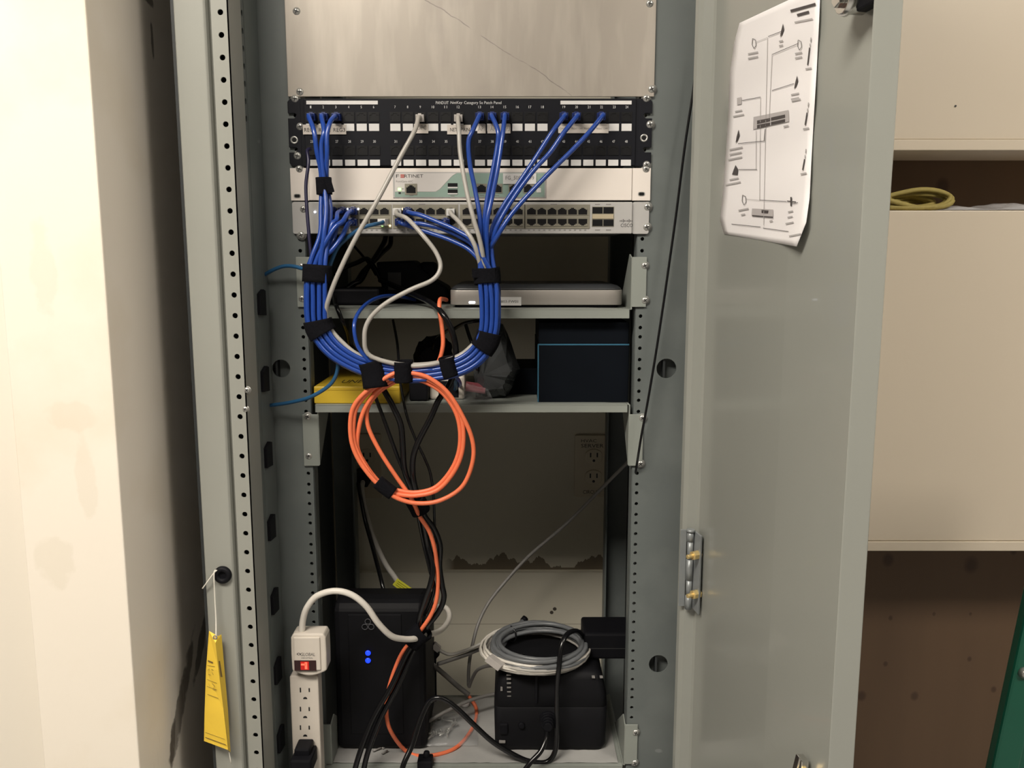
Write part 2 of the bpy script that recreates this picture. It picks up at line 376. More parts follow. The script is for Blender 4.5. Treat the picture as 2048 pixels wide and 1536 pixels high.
# ------------------------------------------------------------------ reusable screw
def screw_mesh():
    m = M(); r = 0.0046
    prof = [(0.0, -0.0034), (0.0018, -0.0033), (0.0030, -0.0028), (r, -0.0014), (r, 0.0)]
    rs = []
    for rr, yy in prof[1:]:
        rs.append([(rr*math.cos(2*math.pi*i/16), yy, rr*math.sin(2*math.pi*i/16)) for i in range(16)])
    m.rings(rs, True)
    m.cur = 1
    m.obox((0, -0.0034, 0), (0.0024, 0, 0), (0, 0.0002, 0), (0, 0, 0.00045)); m.obox((0, -0.0034, 0), (0.00045, 0, 0), (0, 0.0002, 0), (0, 0, 0.0024))
    m.cur = 0
    rs = [[(a*math.cos(2*math.pi*i/16), yy, a*math.sin(2*math.pi*i/16)) for i in range(16)] for a, yy in ((0.0058, 0.0), (0.0058, -0.0006))]
    m.rings(rs, True)
    o = m.build('screw', ['zinc', 'ink']); return o
_sc = screw_mesh(); SCREW = _sc.data; bpy.data.objects.remove(_sc)
def screw(px, py, d, parent, s=1.0, ang=None):
    o = bpy.data.objects.new('screw', SCREW); C.objects.link(o); p = P(px, py, d)
    o.parent = parent; o.location = p-WL[parent.name]; o.scale = (s*1.2, s*1.2, s*1.2)
    o.rotation_euler = (0, random.uniform(0, 3) if ang is None else ang, 0)
    WL[o.name] = p; return o

# ------------------------------------------------------------------ the setting
D = 1.170; XC = -0.0556
m = M(); m.box((-2.6, -5.0, -0.05), (2.6, 1.75, 0)); structure(m.build('floor', 'floor'))
m = M(); m.box((-2.6, -5.0, 2.75), (2.6, 1.75, 2.80)); structure(m.build('ceiling', 'ceil'))
m = M(); m.box((-2.6, 1.56, 0), (0.42, 1.70, 2.75)); structure(m.build('wall_back', 'wallback'))
zl = ZZ(1143, 1.555)
m = M(); m.box((-0.4518, 1.548, 0), (0.42, 1.56, zl)); structure(m.build('trim_1', 'wallback'))
m = M(); m.box((0.42, 1.58, 0), (2.6, 1.72, 2.75)); structure(m.build('wall_right_back', 'ply'))
m = M(); m.box((-2.65, -5.0, 0), (-2.6, 1.75, 2.75)); structure(m.build('wall_left', 'walls'))
m = M(); m.box((2.6, -5.0, 0), (2.65, 1.75, 2.75)); structure(m.build('wall_right', 'walls'))
m = M(); m.box((-2.6, -5.05, 0), (2.6, -5.0, 2.75)); structure(m.build('wall_front', 'walls'))
m = M(); m.box((-0.568, 0.95, 0), (-0.4518, 1.56, 2.75)); structure(m.build('wall_pillar', 'pillar', bevel=0.002))
m = M(); m.box((-2.6, 1.05, 0), (-0.568, 1.56, 2.75)); structure(m.build('wall_far_left', 'leftwall'))

# ------------------------------------------------------------------ cabinet
cab = thing('network_cabinet', (XC, 1.3, 0.02), 'tall grey-green steel network cabinet with perforated rack rails and its door standing open', 'cabinet')
ZB, ZT = 0.02, 2.2
# body: sides, top, bottom
m = M()
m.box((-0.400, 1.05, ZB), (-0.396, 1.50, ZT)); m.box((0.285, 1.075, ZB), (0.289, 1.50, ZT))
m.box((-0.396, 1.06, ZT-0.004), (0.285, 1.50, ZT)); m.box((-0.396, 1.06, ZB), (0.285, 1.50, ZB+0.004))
# inner side sheets, their shade put into the colour, running back to the rear uprights
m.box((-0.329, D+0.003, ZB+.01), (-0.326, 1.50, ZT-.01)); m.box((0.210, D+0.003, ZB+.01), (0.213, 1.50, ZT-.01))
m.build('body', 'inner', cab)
# front column on the left: face, groove, perforated flange, inward return
def path_wall(m, pts, th, z0, z1):
    n = len(pts); L = []; R = []
    for i in range(n):
        a = Vector(pts[max(i-1, 0)]); b = Vector(pts[min(i+1, n-1)]); p = Vector(pts[i])
        d1 = (p-a).normalized() if i > 0 else (b-p).normalized(); d2 = (b-p).normalized() if i < n-1 else d1
        n1 = Vector((-d1.y, d1.x)); n2 = Vector((-d2.y, d2.x)); nn = (n1+n2)
        nn = nn/max(0.3, nn.dot(n1)) if nn.length > 1e-6 else n1
        L.append((p.x, p.y)); R.append((p.x+nn.x*th, p.y+nn.y*th))
    for i in range(n-1):
        q = [L[i], L[i+1], R[i+1], R[i]]
        vs = [(a[0], a[1], z0) for a in q]+[(a[0], a[1], z1) for a in q]
        m.add(vs, [(3,2,1,0),(4,5,6,7),(0,1,5,4),(2,3,7,6)]+([(3,0,4,7)] if i == 0 else [])+([(1,2,6,5)] if i == n-2 else []))
m = M()
path_wall(m, [(-0.396, 1.12), (-0.396, 1.049), (-0.3945, 1.046), (-0.3605, 1.046), (-0.3585, 1.048), (-0.3570, 1.058), (-0.3535, 1.058), (-0.3530, 1.0505)], 0.0018, ZB, ZT)
m.build('front_flange', 'paint', cab, bevel=0.0008)
m = M(); z = ZB; xa, xb = -0.3530, -0.3325; xh = -0.3420
zs = []
zz = P(443, 24, 1.05).z % 0.0254
while zz < ZT-0.02:
    if zz > ZB+0.02: zs.append(zz)
    zz += 0.0254
def circ(cx, cz, r, n=14): return [(cx+r*math.cos(2*math.pi*i/n), cz+r*math.sin(2*math.pi*i/n)) for i in range(n)]
prev = ZB
for i, h in enumerate(zs):
    nxt = h+0.0127 if i < len(zs)-1 else ZT
    m.cell(xa, xb, prev, nxt, 1.0505, 1.0525, circ(xh, h, 0.0034), xh, h); prev = nxt
path_wall(m, [(xb, 1.0505), (xb, 1.098), (xb-0.0012, 1.100)], 0.0018, ZB, ZT)
m.box((-0.357, 1.070, ZB), (-0.3545, 1.072, ZT))
m.build('perforated_flange', 'paint', cab)
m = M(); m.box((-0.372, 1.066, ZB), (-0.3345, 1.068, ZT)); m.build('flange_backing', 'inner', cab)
# recessed inner post with its own row of holes
m = M(); prev = 1.60; h = 1.62
yy0, yy1 = 1.100, 1.112
cellz = []
while h < ZT-0.03:
    nxt = h+0.0105
    hole = [(1.1062+0.0038*math.cos(2*math.pi*i/12), h+0.0038*math.sin(2*math.pi*i/12)) for i in range(12)]
    # a yz-plane cell: build in xz then swap axes
    t = M(); t.cell(yy0, yy1, prev, nxt, 0, 0.0015, hole, 1.1062, h)
    m.add([(-0.3336-v.y, v.x, v.z) for v in t.v], t.f); prev = nxt; h += 0.021
m.box((-0.3351, 1.100, prev), (-0.3336, 1.112, ZT)); m.box((-0.3351, 1.100, ZB), (-0.3336, 1.112, 1.60)); m.box((-0.3355, 1.112, ZB), (-0.3330, 1.1685, ZT)); m.box((-0.352, 1.098, ZB), (-0.350, 1.166, ZT))
m.build('inner_post', 'rail', cab)
for py in (607, 760, 911, 1056, 1203, 1342, 1478):
    zc_ = ZZ(py, 1.128); q = M()
    q.prism([(1.114, zc_-0.0140), (1.140, zc_-0.0165), (1.140, zc_+0.0165), (1.132, zc_+0.0185), (1.114, zc_+0.0130)], -0.3340, -0.3285, 'x')
    q.build('clip_tab', 'blackpl', cab, bevel=0.0006)
# rack rails with EIA hole spacing
U0 = ZZ(468.3, D)
def rail(side):
    m = M(); s = side; xin = XC+s*0.2254; xh = XC+s*0.2325; xs = XC+s*0.2405; xo = (-0.3335 if s < 0 else 0.272)
    hs = []
    k = -26
    while U0+k*0.04445 < ZT:
        for o in (0.00635, 0.022225, 0.0381):
            h = U0+k*0.04445+o
            if ZB+0.02 < h < ZT-0.02: hs.append(h)
        k += 1
    prev = ZB
    for i, h in enumerate(hs):
        nxt = (h+hs[i+1])/2 if i < len(hs)-1 else ZT
        m.cell(min(xin, xs), max(xin, xs), prev, nxt, D, D+0.0025, circ(xh, h, 0.00255), xh, h); prev = nxt
    bx = XC+s*0.2700
    bh = [ZZ(737, D), ZZ(1328, D)] if s > 0 else [ZZ(737, D)]
    x0, x1 = min(xs, xo), max(xs, xo)
    prev = ZB
    for h in sorted(bh):
        m.box((x0, D, prev), (x1, D+0.0025, h-0.02))
        if s < 0: m.cell(x0, x1, h-0.02, h+0.02, D, D+0.0025, circ(-0.3205, h, 0.0125, 28), -0.3205, h)
        else: m.cell(x0, x1, h-0.02, h+0.02, D, D+0.0025, circ(bx, h, 0.0138, 28), bx, h)
        prev = h+0.02
    m.box((x0, D, prev), (x1, D+0.0025, ZT))
    # inner return of the rail
    m.box((xin, D, ZB), (xin-s*0.0022*-1, D+0.022, ZT)) if False else m.box((xin-0.0008, D+0.0025, ZB), (xin+0.0008, D+0.024, ZT))
    m.build('rack_rail', 'rail', cab)
rail(-1); rail(1)
for s in (-1, 1):                                    # sheet added to close off the light strip inside the big knockouts
    m = M(); xa = XC+s*0.305; m.box((min(xa, xa-s*.070), 1.185, ZB+.02), (max(xa, xa-s*.070), 1.187, ZT-.02)); m.build('rail_backing', 'rail', cab)
for x0, x1 in ((-0.3225, -0.283), (0.1690, 0.2095)):
    m = M(); m.box((x0, 1.497, ZB), (x1, 1.50, ZT)); xr = x1 if x0 < 0 else x0
    m.box((xr-0.0015, 1.47, ZB), (xr+0.0015, 1.50, ZT)); m.build('rear_rail', 'rail', cab)
# rubber grommet on the front column
g = P(446, 1149, 1.0455); m = M(); prof = [(0.0045, 0.0), (0.0045, -0.003), (0.0062, -0.0052), (0.0090, -0.0055), (0.0112, -0.0035), (0.0115, 0.0)]
m.rings([[(g.x+r*math.cos(2*math.pi*i/28), g.y+y, g.z+r*math.sin(2*math.pi*i/28)) for i in range(28)] for r, y in prof], False)
m.cyl((g.x, g.y-0.0012, g.z), (g.x, g.y+0.0005, g.z), 0.0048, n=20)
m.build('grommet', 'blackpl', cab)
for py in (785, 826):
    o = screw(487, py, 1.0505, cab, 0.75)

# ------------------------------------------------------------------ door
A0 = Vector((0.2391, 1.040, 0)); B0 = Vector((0.2880, 0.658, 0))
C0 = Vector((0.2640, 0.818, 0))
DU = (C0-A0).normalized(); DN = Vector((DU.y, -DU.x, 0)); 
if DN.x > 0: DN = -DN
def DP(px, py, off=0.0):
    r = ray(px, py); q = A0+DN*off
    t = (q-Vector((0, 0, 0))).dot(DN)/Vector((r.x, r.y, 0)).dot(DN)
    return CH+r*t
dz0, dz1 = 0.10, 2.19
m = M()
path_wall(m, [(0.2180, 1.058), (0.2200, 1.0515), (0.2245, 1.0475), (0.2360, 1.0440), (0.2391, 1.0400), (C0.x, C0.y), (B0.x+0.0002, B0.y+0.003), (B0.x-0.0015, B0.y-0.0005), (0.2640, 0.6530)], -0.0018, dz0, dz1)
door = m.build('door', 'door', cab, bevel=0.0008)
# hinge
hg = M(); X0 = P(1379, 1140, 1.035); zt, zb = ZZ(1062, 1.035), ZZ(1216, 1.035)
seg = [ZZ(y, 1.035) for y in (1063, 1083, 1118, 1160, 1190, 1218)]
for i in range(5): hg.cyl((X0.x, 1.035, seg[i]-0.0003), (X0.x, 1.035, seg[i+1]+0.0003), 0.0042 if i % 2 == 0 else 0.0037, n=14)
hg.cyl((X0.x, 1.035, seg[0]), (X0.x, 1.035, seg[0]+0.003), 0.0058, 0.005, n=14)
MT['hz'] = mat('dull_zinc_hinge', (0.30, 0.32, 0.33), 0.42, 0.35, 0.1, 60)
hinge = hg.build('hinge', 'hz', door)
m = M(); a = P(1366, 1140, 1.043); m.box((a.x-0.0048, 1.041, ZZ(1213, 1.04)), (a.x+0.0030, 1.0435, ZZ(1060, 1.04)))
m.box((a.x+0.003, 1.039, ZZ(1083, 1.04)), (X0.x, 1.0405, ZZ(1063, 1.04))); m.box((a.x+0.003, 1.039, ZZ(1160, 1.04)), (X0.x, 1.0405, ZZ(1118, 1.04))); m.box((a.x+0.003, 1.039, ZZ(1218, 1.04)), (X0.x, 1.0405, ZZ(1190, 1.04)))
m.build('hinge_leaf', 'hz', hinge, bevel=0.0005)
m = M(); a = P(1394, 1140, 1.025); m.obox((a.x, 1.028, (zt+zb)/2), (0.0012, 0.001, 0), (-0.0022, 0.013, 0), (0, 0, (zt-zb)/2)); m.build('hinge_leaf', 'hz', hinge, bevel=0.0005)
for py in (1110, 1188):
    a = P(1387, py, 1.02); m = M(); m.cyl(a+Vector((0.008, 0.003, 0)), a+Vector((-0.002, -0.003, 0)), 0.0058, n=6, smooth=False); m.cyl(a+Vector((-0.001, -0.002, 0)), a+Vector((-0.009, -0.007, 0)), 0.0028, n=10)
    m.build('hinge_bolt', 'brass', hinge, bevel=0.0004)
# lock cylinder (top) and latch (bottom)
a = DP(1730, -4, 0.001); m = M(); m.cyl(a, a+DN*0.014, 0.0125, n=24); m.cyl(a+DN*0.014, a+DN*0.019, 0.0145, 0.0125, n=24); m.cyl(a+DN*0.019, a+DN*0.024, 0.008, n=6, smooth=False)
lk = m.build('door_lock', 'nick', door, bevel=0.0006)
b = a-DU*-0.002+Vector((0, 0, 0)); m = M(); m.obox(a+DN*0.006+DU*0.020+Vector((0, 0, 0.004)), DN*0.005, DU*0.013, Vector((0, 0, 0.017))); m.build('cam', 'blackpl', lk, bevel=0.002)
a = DP(1612, 1540, 0.001); m = M(); m.obox(a+DN*0.004+Vector((0, 0, 0.001)), DN*0.0035, DU*0.006, Vector((0, 0, 0.012))); m.obox(a+DN*0.010+Vector((0, 0, 0.004)), DN*0.001, DU*0.004, Vector((0.002, 0, 0.011)))
lt = m.build('door_latch', 'nick', door, bevel=0.0008)
m = M(); m.cyl(a+DU*0.010+DN*0.001, a+DU*0.010+DN*0.012, 0.005, n=6, smooth=False); m.build('latch_bolt', 'brass', lt, bevel=0.0005)

# ------------------------------------------------------------------ paper diagram taped to the door
LE = [(1479, 46), (1468, 85), (1459, 150), (1456, 240), (1450, 330), (1444, 400), (1440, 440), (1448, 468)]
RE = [(1641, -30), (1638, 40), (1633, 140), (1627, 240), (1622, 330), (1619, 395), (1612, 445), (1593, 493)]
def paper_off(px, py):
    o = 0.0020+0.0015*math.sin(py*0.021+px*0.01)**2
    u = max(0, (px-1560)/80); v = max(0, (py-380)/110); return o+0.012*u*v
def pr(px, py, extra=0.0): return DP(px, py, paper_off(px, py)+extra)
def ci(L, t):
    k = t*(len(L)-1); i = min(int(k), len(L)-2); f = k-i
    return (L[i][0]*(1-f)+L[i+1][0]*f, L[i][1]*(1-f)+L[i+1][1]*f)
m = M(); nu, nv = 14, 28; vs = []
for j in range(nv+1):
    a = ci(LE, j/nv); b = ci(RE, j/nv)
    for i in range(nu+1):
        t = i/nu; vs.append(pr(a[0]*(1-t)+b[0]*t, a[1]*(1-t)+b[1]*t))
m.add(vs, [(j*(nu+1)+i, j*(nu+1)+i+1, (j+1)*(nu+1)+i+1, (j+1)*(nu+1)+i) for j in range(nv) for i in range(nu)], True)
paper = m.build('paper_diagram', 'paper', solid=0.0002)
tag(paper, 'white sheet printed with a network wiring diagram, taped inside the open cabinet door', 'paper')
dk = M(); ft = M(); gy = M()
E = 0.0009
def pl(M_, x0, y0, x1, y1, w=1.2):
    L = math.hypot(x1-x0, y1-y0); nx, ny = -(y1-y0)/L*w/2, (x1-x0)/L*w/2; k = max(1, int(L/12)); vs = []
    for i in range(k+1):
        t = i/k; X, Y = x0+(x1-x0)*t, y0+(y1-y0)*t
        vs += [pr(X+nx, Y+ny, E), pr(X-nx, Y-ny, E)]
    M_.add(vs, [(2*i, 2*i+1, 2*i+3, 2*i+2) for i in range(k)])
def poly(M_, pts, e=E): M_.add([pr(x, y, e) for x, y in pts], [tuple(range(len(pts)))])
for a in ((1536, 73, 1562, 63), (1544, 109, 1596, 87), (1544, 181, 1588, 167), (1484, 201, 1521, 194), (1476, 287, 1528, 282), (1477, 339, 1514, 339),
          (1519, 400, 1573, 403), (1463, 448, 1521, 454), (1526, 456, 1577, 463), (1528, 282, 1530, 258)): pl(dk, *a, 1.1)
for a in ((1535, 75, 1527, 450), (1544, 109, 1538, 240), (1521, 194, 1519, 400), (1512, 260, 1512, 339), (1492, 398, 1519, 400), (1510, 85, 1535, 75)): pl(ft, *a, 0.8)
poly(gy, [(1507, 234), (1577, 220), (1578, 243), (1506, 259)], 0.0007)
for y0 in (0, 9): 
    poly(dk, [(1514, 241+y0), (1540, 236+y0), (1540, 242+y0), (1514, 248+y0)]); poly(dk, [(1542, 235+y0), (1570, 229+y0), (1570, 235+y0), (1542, 241+y0)])
g2 = M(); poly(g2, [(1504, 417), (1546, 419), (1546, 433), (1503, 431)], 0.0007); poly(dk, [(1523, 420), (1537, 421), (1536, 427), (1523, 426)]); pl(dk, 1504, 431, 1546, 435, 2.2)
for (x, y) in ((1508, 85), (1599, 88), (1488, 398)):
    for q in ((x-3, y-8, x+3, y-5), (x+3, y-5, x+4, y+6), (x+4, y+6, x, y+12), (x, y+12, x-4, y+4), (x-4, y+4, x-3, y-8)): pl(dk, *q, 1.0)
for (x, y) in ((1564, 60), (1592, 164), (1475, 272)):
    poly(dk, [(x+2, y-13), (x+4, y-2), (x, y+9), (x-4, y+14), (x-2, y+2)]); 
poly(dk, [(1471, 330), (1476, 338), (1475, 350), (1464, 349), (1467, 340)])
poly(gy, [(1474, 196), (1483, 194), (1483, 208), (1474, 210)]); pl(dk, 1582, 394, 1582, 412, 3); pl(dk, 1574, 402, 1592, 404, 2); pl(dk, 1585, 408, 1596, 405, 1)
for (x, y0, y1) in ((1617, 95, 130), (1612, 225, 250), (1607, 318, 340)):
    pl(dk, x+2, y0, x-2, y1, 2.2); pl(ft, x+5, y0-20, x+4, y0-12, 2); pl(ft, x+3, y0-8, x+3, y0-2, 2); pl(ft, x-6, y1+8, x+6, y1+6, 3)
for (x, y, w, n) in ((1506, 106, 20, 2), (1562, 82, 8, 2), (1597, 106, 14, 2), (1590, 188, 16, 2), (1592, 200, 18, 1), (1477, 222, 14, 1), (1477, 231, 22, 1), (1472, 297, 26, 1), (1471, 307, 24, 1), (1470, 317, 28, 1),
                     (1468, 358, 18, 1), (1466, 367, 30, 1), (1487, 419, 20, 1), (1486, 429, 8, 1), (1581, 423, 10, 1), (1580, 434, 10, 1), (1579, 446, 16, 1), (1572, 252, 10, 1), (1542, 442, 6, 1), (1590, 470, 24, 1), (1607, 41, 36, 1)):
    for k in range(n): pl(ft, x-w/2, y+k*9+w*0.10, x+w/2, y+k*9-w*0.10, 3.0)
for (x, y, w) in ((1606, 15, 50), (1606, 27, 24)): pl(dk, x-w/2, y+w*.14, x+w/2, y-w*.14, 5)
dk.build('printed_drawing', mat('dark_grey_print', (0.07, 0.06, 0.06), 0.6), paper); ft.build('printed_caption', mat('pale_print', (0.45, 0.43, 0.43), 0.6), paper); gp = mat('pale_grey_print', (0.5, 0.47, 0.47), 0.6); gy.build('printed_device', gp, paper); g2.build('printed_device', gp, paper)

# ------------------------------------------------------------------ blank aluminium panel
FP = D-0.002                                        # front of the rack gear flanges
pan = thing('blank_panel', P(940, 194, FP), 'large bare aluminium blanking plate screwed on above the black patch panel', 'panel')
m = M(); za, zb = ZZ(195, FP), ZZ(-90, FP); m.box((P(573, 100, FP).x, FP-0.0022, za+0.0006), (P(1310, 100, FP).x, FP, zb)); m.build('plate', 'galv', pan, bevel=0.0008)
for q in ((583, 18), (1297, 18), (589, 183), (1294, 183), (578, -75), (1302, -75)): screw(*q, FP-0.0022, pan)

# ------------------------------------------------------------------ patch panel
def xs(px): return P(px, 265, FP).x                # measured along the middle of the panel
PX = [[624.6, 649.6, 674.6, 700, 725, 749.6], [792, 817, 842, 867.3, 892.5, 917.5], [959.8, 984.6, 1009.8, 1034.8, 1059.6, 1084.6], [1127, 1152, 1176.7, 1201.5, 1226.7, 1251.9]]
PX = [a for g in PX for a in g]
pp = thing('patch_panel', P(940, 333, FP), 'black two-row 48-port patch panel with white label windows, above the white firewall', 'patch panel')
zt, zb = ZZ(197.5, FP), ZZ(333, FP); xl, xr = XC-0.2413, XC+0.2413
def notch(x, s, zc, h=0.0032, w=0.011):            # open slot cut from the ear edge
    return [(x, zc+s*h), (x+(w if x < 0 else -w), zc+s*h)]
zn1, zn2 = ZZ(232, FP), ZZ(300, FP); h = 0.0032; w = 0.0115; r = 0.004
def ear(xe, sg):
    out = [(xe, zb+r), (xe, zn2-h), (xe+sg*w*0.75, zn2-h), (xe+sg*w, zn2+h*0.3), (xe+sg*w*0.8, zn2+h), (xe, zn2+h), (xe, zn1-h), (xe+sg*w*0.75, zn1-h), (xe+sg*w, zn1+h*.3), (xe+sg*w*0.8, zn1+h), (xe, zn1+h), (xe, zt-r), (xe+sg*r, zt)]
    return [(xe+sg*r, zb)]+out
m = M()
for xe, sg in ((xl, 1), (xr, -1)):
    e = ear(xe, sg); m.prism(e+[(xe+sg*0.0170, zt), (xe+sg*0.0170, zb)], FP-0.002, FP)
m.box((xl+0.0165, FP-0.002, zb), (xr-0.0165, FP, zt))
m.box((xl+0.022, FP-0.0045, zb+0.001), (xr-0.022, FP-0.0015, zt-0.001))
m.box((xl+0.03, FP, zb+0.004), (xr-0.03, FP+0.09, zt-0.004))
m.build('faceplate', 'black', pp, bevel=0.0006)
PF = FP-0.0045
nums = M()
for row, (yp, yn, yl0, yl1) in enumerate(((234, 214, 247.5, 262), (301, 283, 319.5, 331.5))):
    for i, x in enumerate(PX):
        zc = ZZ(yp, PF); X = xs(x)
        q = M(); hw, hh = 0.0071, 0.0062
        q.cell(X-hw, X+hw, zc-hh, zc+hh, PF-0.0008, PF+0.006, [(X-.0055, zc-.0045), (X+.0055, zc-.0045), (X+.0055, zc+.0025), (X+.0028, zc+.0025), (X+.0028, zc+.0045), (X-.0028, zc+.0045), (X-.0028, zc+.0025), (X-.0055, zc+.0025)], X, zc)
        q.box((X-.006, PF-0.0003, zc-.005), (X+.006, PF+0.0002, zc+.005))
        q.build('port', 'port', pp)
        q = M(); q.box((X-.0073+.0006, PF-0.0007, ZZ(yl1, PF)), (X+.0073-.0006, PF, ZZ(yl0, PF))); q.build('label_window', 'white', pp)
        nums.text(str(row*24+i+1), X-(0.0009 if row*24+i < 9 else 0.0018), X+(0.0009 if row*24+i < 9 else 0.0018), ZZ(yn+2.6, PF), ZZ(yn-2.6, PF), PF, 0.0003)
nums.build('printed_numbers', 'wink', pp)
q = M(); q.text('PANDUIT', xs(873), xs(898.5), ZZ(208.5, PF), ZZ(202.5, PF), PF, 0.0003); q.text("NetKey", xs(901.5), xs(926), ZZ(209.5, PF), ZZ(202.5, PF), PF, 0.0003, shear=0.2)
q.text('Category 5e Patch Panel', xs(929), xs(1003), ZZ(210, PF), ZZ(202.5, PF), PF, 0.0003); q.build('printed_heading', 'wink', pp)
for a, b in ((616.5, 758), (1120, 1261)):
    q = M(); q.box((xs(a), PF-0.0007, ZZ(209, PF)), (xs(b), PF, ZZ(201.5, PF))); q.build('title_strip', 'white', pp)
def sticker(a, b, y0, y1, texts, parent, d, mt='sticker', ink='faint', nm='sticker'):
    q = M(); q.box((xs(a), d-0.0014, ZZ(y1, d)), (xs(b), d-0.0006, ZZ(y0, d))); o = q.build(nm, mt, parent)
    t = M()
    for s, u0, u1, v0, v1 in texts: t.text(s, xs(u0), xs(u1), ZZ(v1, d), ZZ(v0, d), d-0.0014, 0.0003)
    if texts: t.build('printed_text', ink, o)
sticker(608, 694, 249.5, 269, [('REG1', 611, 632, 256, 264), ('REG2', 640, 663, 256, 264), ('REG3', 669, 692, 256, 264)], pp, PF, ink='ink')
sticker(829, 857.5, 248, 267, [('OPC', 835, 854, 251.5, 260)], pp, PF)
sticker(895, 942, 250, 269, [('NET', 901, 915, 256, 263), ('PRN', 922, 940, 256, 263)], pp, PF, ink='ink')
sticker(955, 971.5, 248.5, 267, [('AP1', 956.5, 970.5, 253, 262)], pp, PF)
sticker(975, 1021, 248.5, 267, [('AP2', 981, 995, 253, 262), ('AP3', 1006, 1020, 253, 262)], pp, PF)
sticker(1116, 1216, 248, 266.5, [('CAM', 1118, 1130, 255.5, 259), ('FRONT CAM', 1142, 1164, 255.5, 259), ('REAR', 1167, 1178, 255.5, 259), ('RIGHT CAM', 1192, 1214, 255.5, 259)], pp, PF)
for q in ((589, 208), (590, 256), (593, 322), (1290, 207), (1290, 252), (1287, 321)): screw(*q, FP-0.002, pp)
for x, y in ((588.5, 280), (1288, 276)):
    a = P(x, y, FP-0.002); q = M(); t = M()
    q.rings([[(a.x+rr*math.cos(2*math.pi*i/18), FP-0.002-dy, a.z+rr*math.sin(2*math.pi*i/18)) for i in range(18)] for rr, dy in ((0.0030, 0.0), (0.0030, 0.0006), (0.0052, 0.0006), (0.0052, 0.0))], False)
    q.cur = 1; q.cyl((a.x, FP-0.0021, a.z), (a.x, FP-0.0018, a.z), 0.003, n=16); q.build('screw_hole', ['zinc', 'port'], pp)

# ------------------------------------------------------------------ firewall
fw = thing('firewall_appliance', P(940, 401, FP), 'white rack firewall with a pale green front inset, between patch panel and switch', 'firewall')
def xf(px): return P(px, 370, FP).x
zt, zb = ZZ(336.5, FP), ZZ(401.5, FP)
m = M(); m.box((xl, FP-0.002, zb), (XC-0.2165, FP, zt)); m.build('rack_ear', 'fwhite', fw, bevel=0.0006)
m = M(); m.box((XC+0.2165, FP-0.002, zb), (xr, FP, zt)); m.build('rack_ear', 'fwhite', fw, bevel=0.0006)
m = M(); m.box((XC-0.216, FP-0.004, zb+0.0003), (XC+0.216, FP, zt-0.0003)); m.box((XC-0.214, FP, zb+0.002), (XC+0.214, FP+0.16, zt-0.002)); m.build('faceplate', 'fwhite', fw, bevel=0.0008)
FF = FP-0.004
m = M(); pbx(m, 786, 344, 1092, 395.5, FF-0.0010, FF)
m.build('bezel_frame', 'fgrey', fw)
m = M(); pts = [(790, 394), (790, 384), (872, 384), (880, 379), (905, 352), (914, 346.5), (1089, 346.5), (1089, 394)]
m.prism([(P(a, b, FF).x, P(a, b, FF).z) for a, b in pts], FF-0.0013, FF-0.0009); m.build('green_inset', 'fgreen', fw)
m = M(); m.prism([(P(a, b, FF).x, P(a, b, FF).z) for a, b in ((790, 346.5), (913, 346.5), (904, 352), (880, 378), (871, 383.5), (790, 383.5))], FF-0.0013, FF-0.0009); m.build('pale_inset', mat('pale_inset', (0.60, 0.57, 0.55), 0.4), fw)
m = M()
m.text('F', xf(793.5), xf(799.5), ZZ(355.5, FF), ZZ(349, FF), FF-0.0013); m.text('RTINET', xf(810), xf(847.5), ZZ(355.5, FF), ZZ(349, FF), FF-0.0013)
m.build('printed_logo', 'ink', fw); m = M(); 
for yy in (349, 351.4, 353.8): pbx(m, 801, yy, 808.5, yy+1.6, FF-0.0015, FF-0.0013)
m.build('red_logo_letter', 'redink', fw)
m = M(); m.text('FortiGate-60C', xf(793.5), xf(827), ZZ(365, FF), ZZ(361, FF), FF-0.0013)
for x, y in ((905, 392), (1058, 392), (964, 391), (994, 391), (823, 391)): pbx(m, x-4, y-1, x+4, y+.6, FF-0.0015, FF-0.0013)
pbx(m, 803.5, 377, 807.5, 378.4, FF-0.0015, FF-0.0013); pbx(m, 803.5, 385, 807.5, 386.4, FF-0.0015, FF-0.0013)
m.build('printed_text', 'faint', fw)
def tport(x, y, d, w, h, parent, shield='portmetal', up=True, fr=0.0012):
    a = P(x, y, d); s = 1 if up else -1
    q = M(); hole = [(-w, -h), (w, -h), (w, h*.45), (w*.68, h*.45), (w*.68, h*.72), (w*.36, h*.72), (w*.36, h), (-w*.36, h), (-w*.36, h*.72), (-w*.68, h*.72), (-w*.68, h*.45), (-w, h*.45)]
    hole = [(a.x+p[0], a.z+s*p[1]) for p in hole]
    if not up: hole = hole[::-1]
    q.cell(a.x-w-fr, a.x+w+fr, a.z-h-fr, a.z+h+fr, d-0.0007, d-0.0001, hole, a.x, a.z-s*h*0.1)
    q.cur = 1; q.box((a.x-w*1.02, d-0.0002, a.z-h*1.02), (a.x+w*1.02, d-0.00005, a.z+h*1.02))
    return q.build('port', [shield, 'port'], parent)
tport(822, 378.5, FF-0.0012, 0.0062, 0.0052, fw, fr=0.002)
for x in (963, 994, 1028, 1057): tport(x, 377, FF-0.0012, 0.0060, 0.0050, fw, fr=0.0012)
for y in (370, 382.5):
    m = M(); pbx(m, 895.5, y-3.7, 915, y+3.7, FF-0.0018, FF-0.001); m.cur = 1; pbx(m, 895.5, y+3.8, 915, y+6.2, FF-0.0022, FF-0.001); m.build('usb_port', ['port', 'white'], fw)
m = M(); pbx(m, 796, 376, 802, 381, FF-0.0020, FF-0.001); m.build('led', 'ledg', fw)
m = M(); pbx(m, 797, 384, 801.5, 387.5, FF-0.0020, FF-0.001); m.build('led', 'chassis', fw)
sticker(1006, 1072.5, 347, 368, [('FG_5081 2899', 1011, 1068, 352, 361)], fw, FF-0.0013, mt='white')
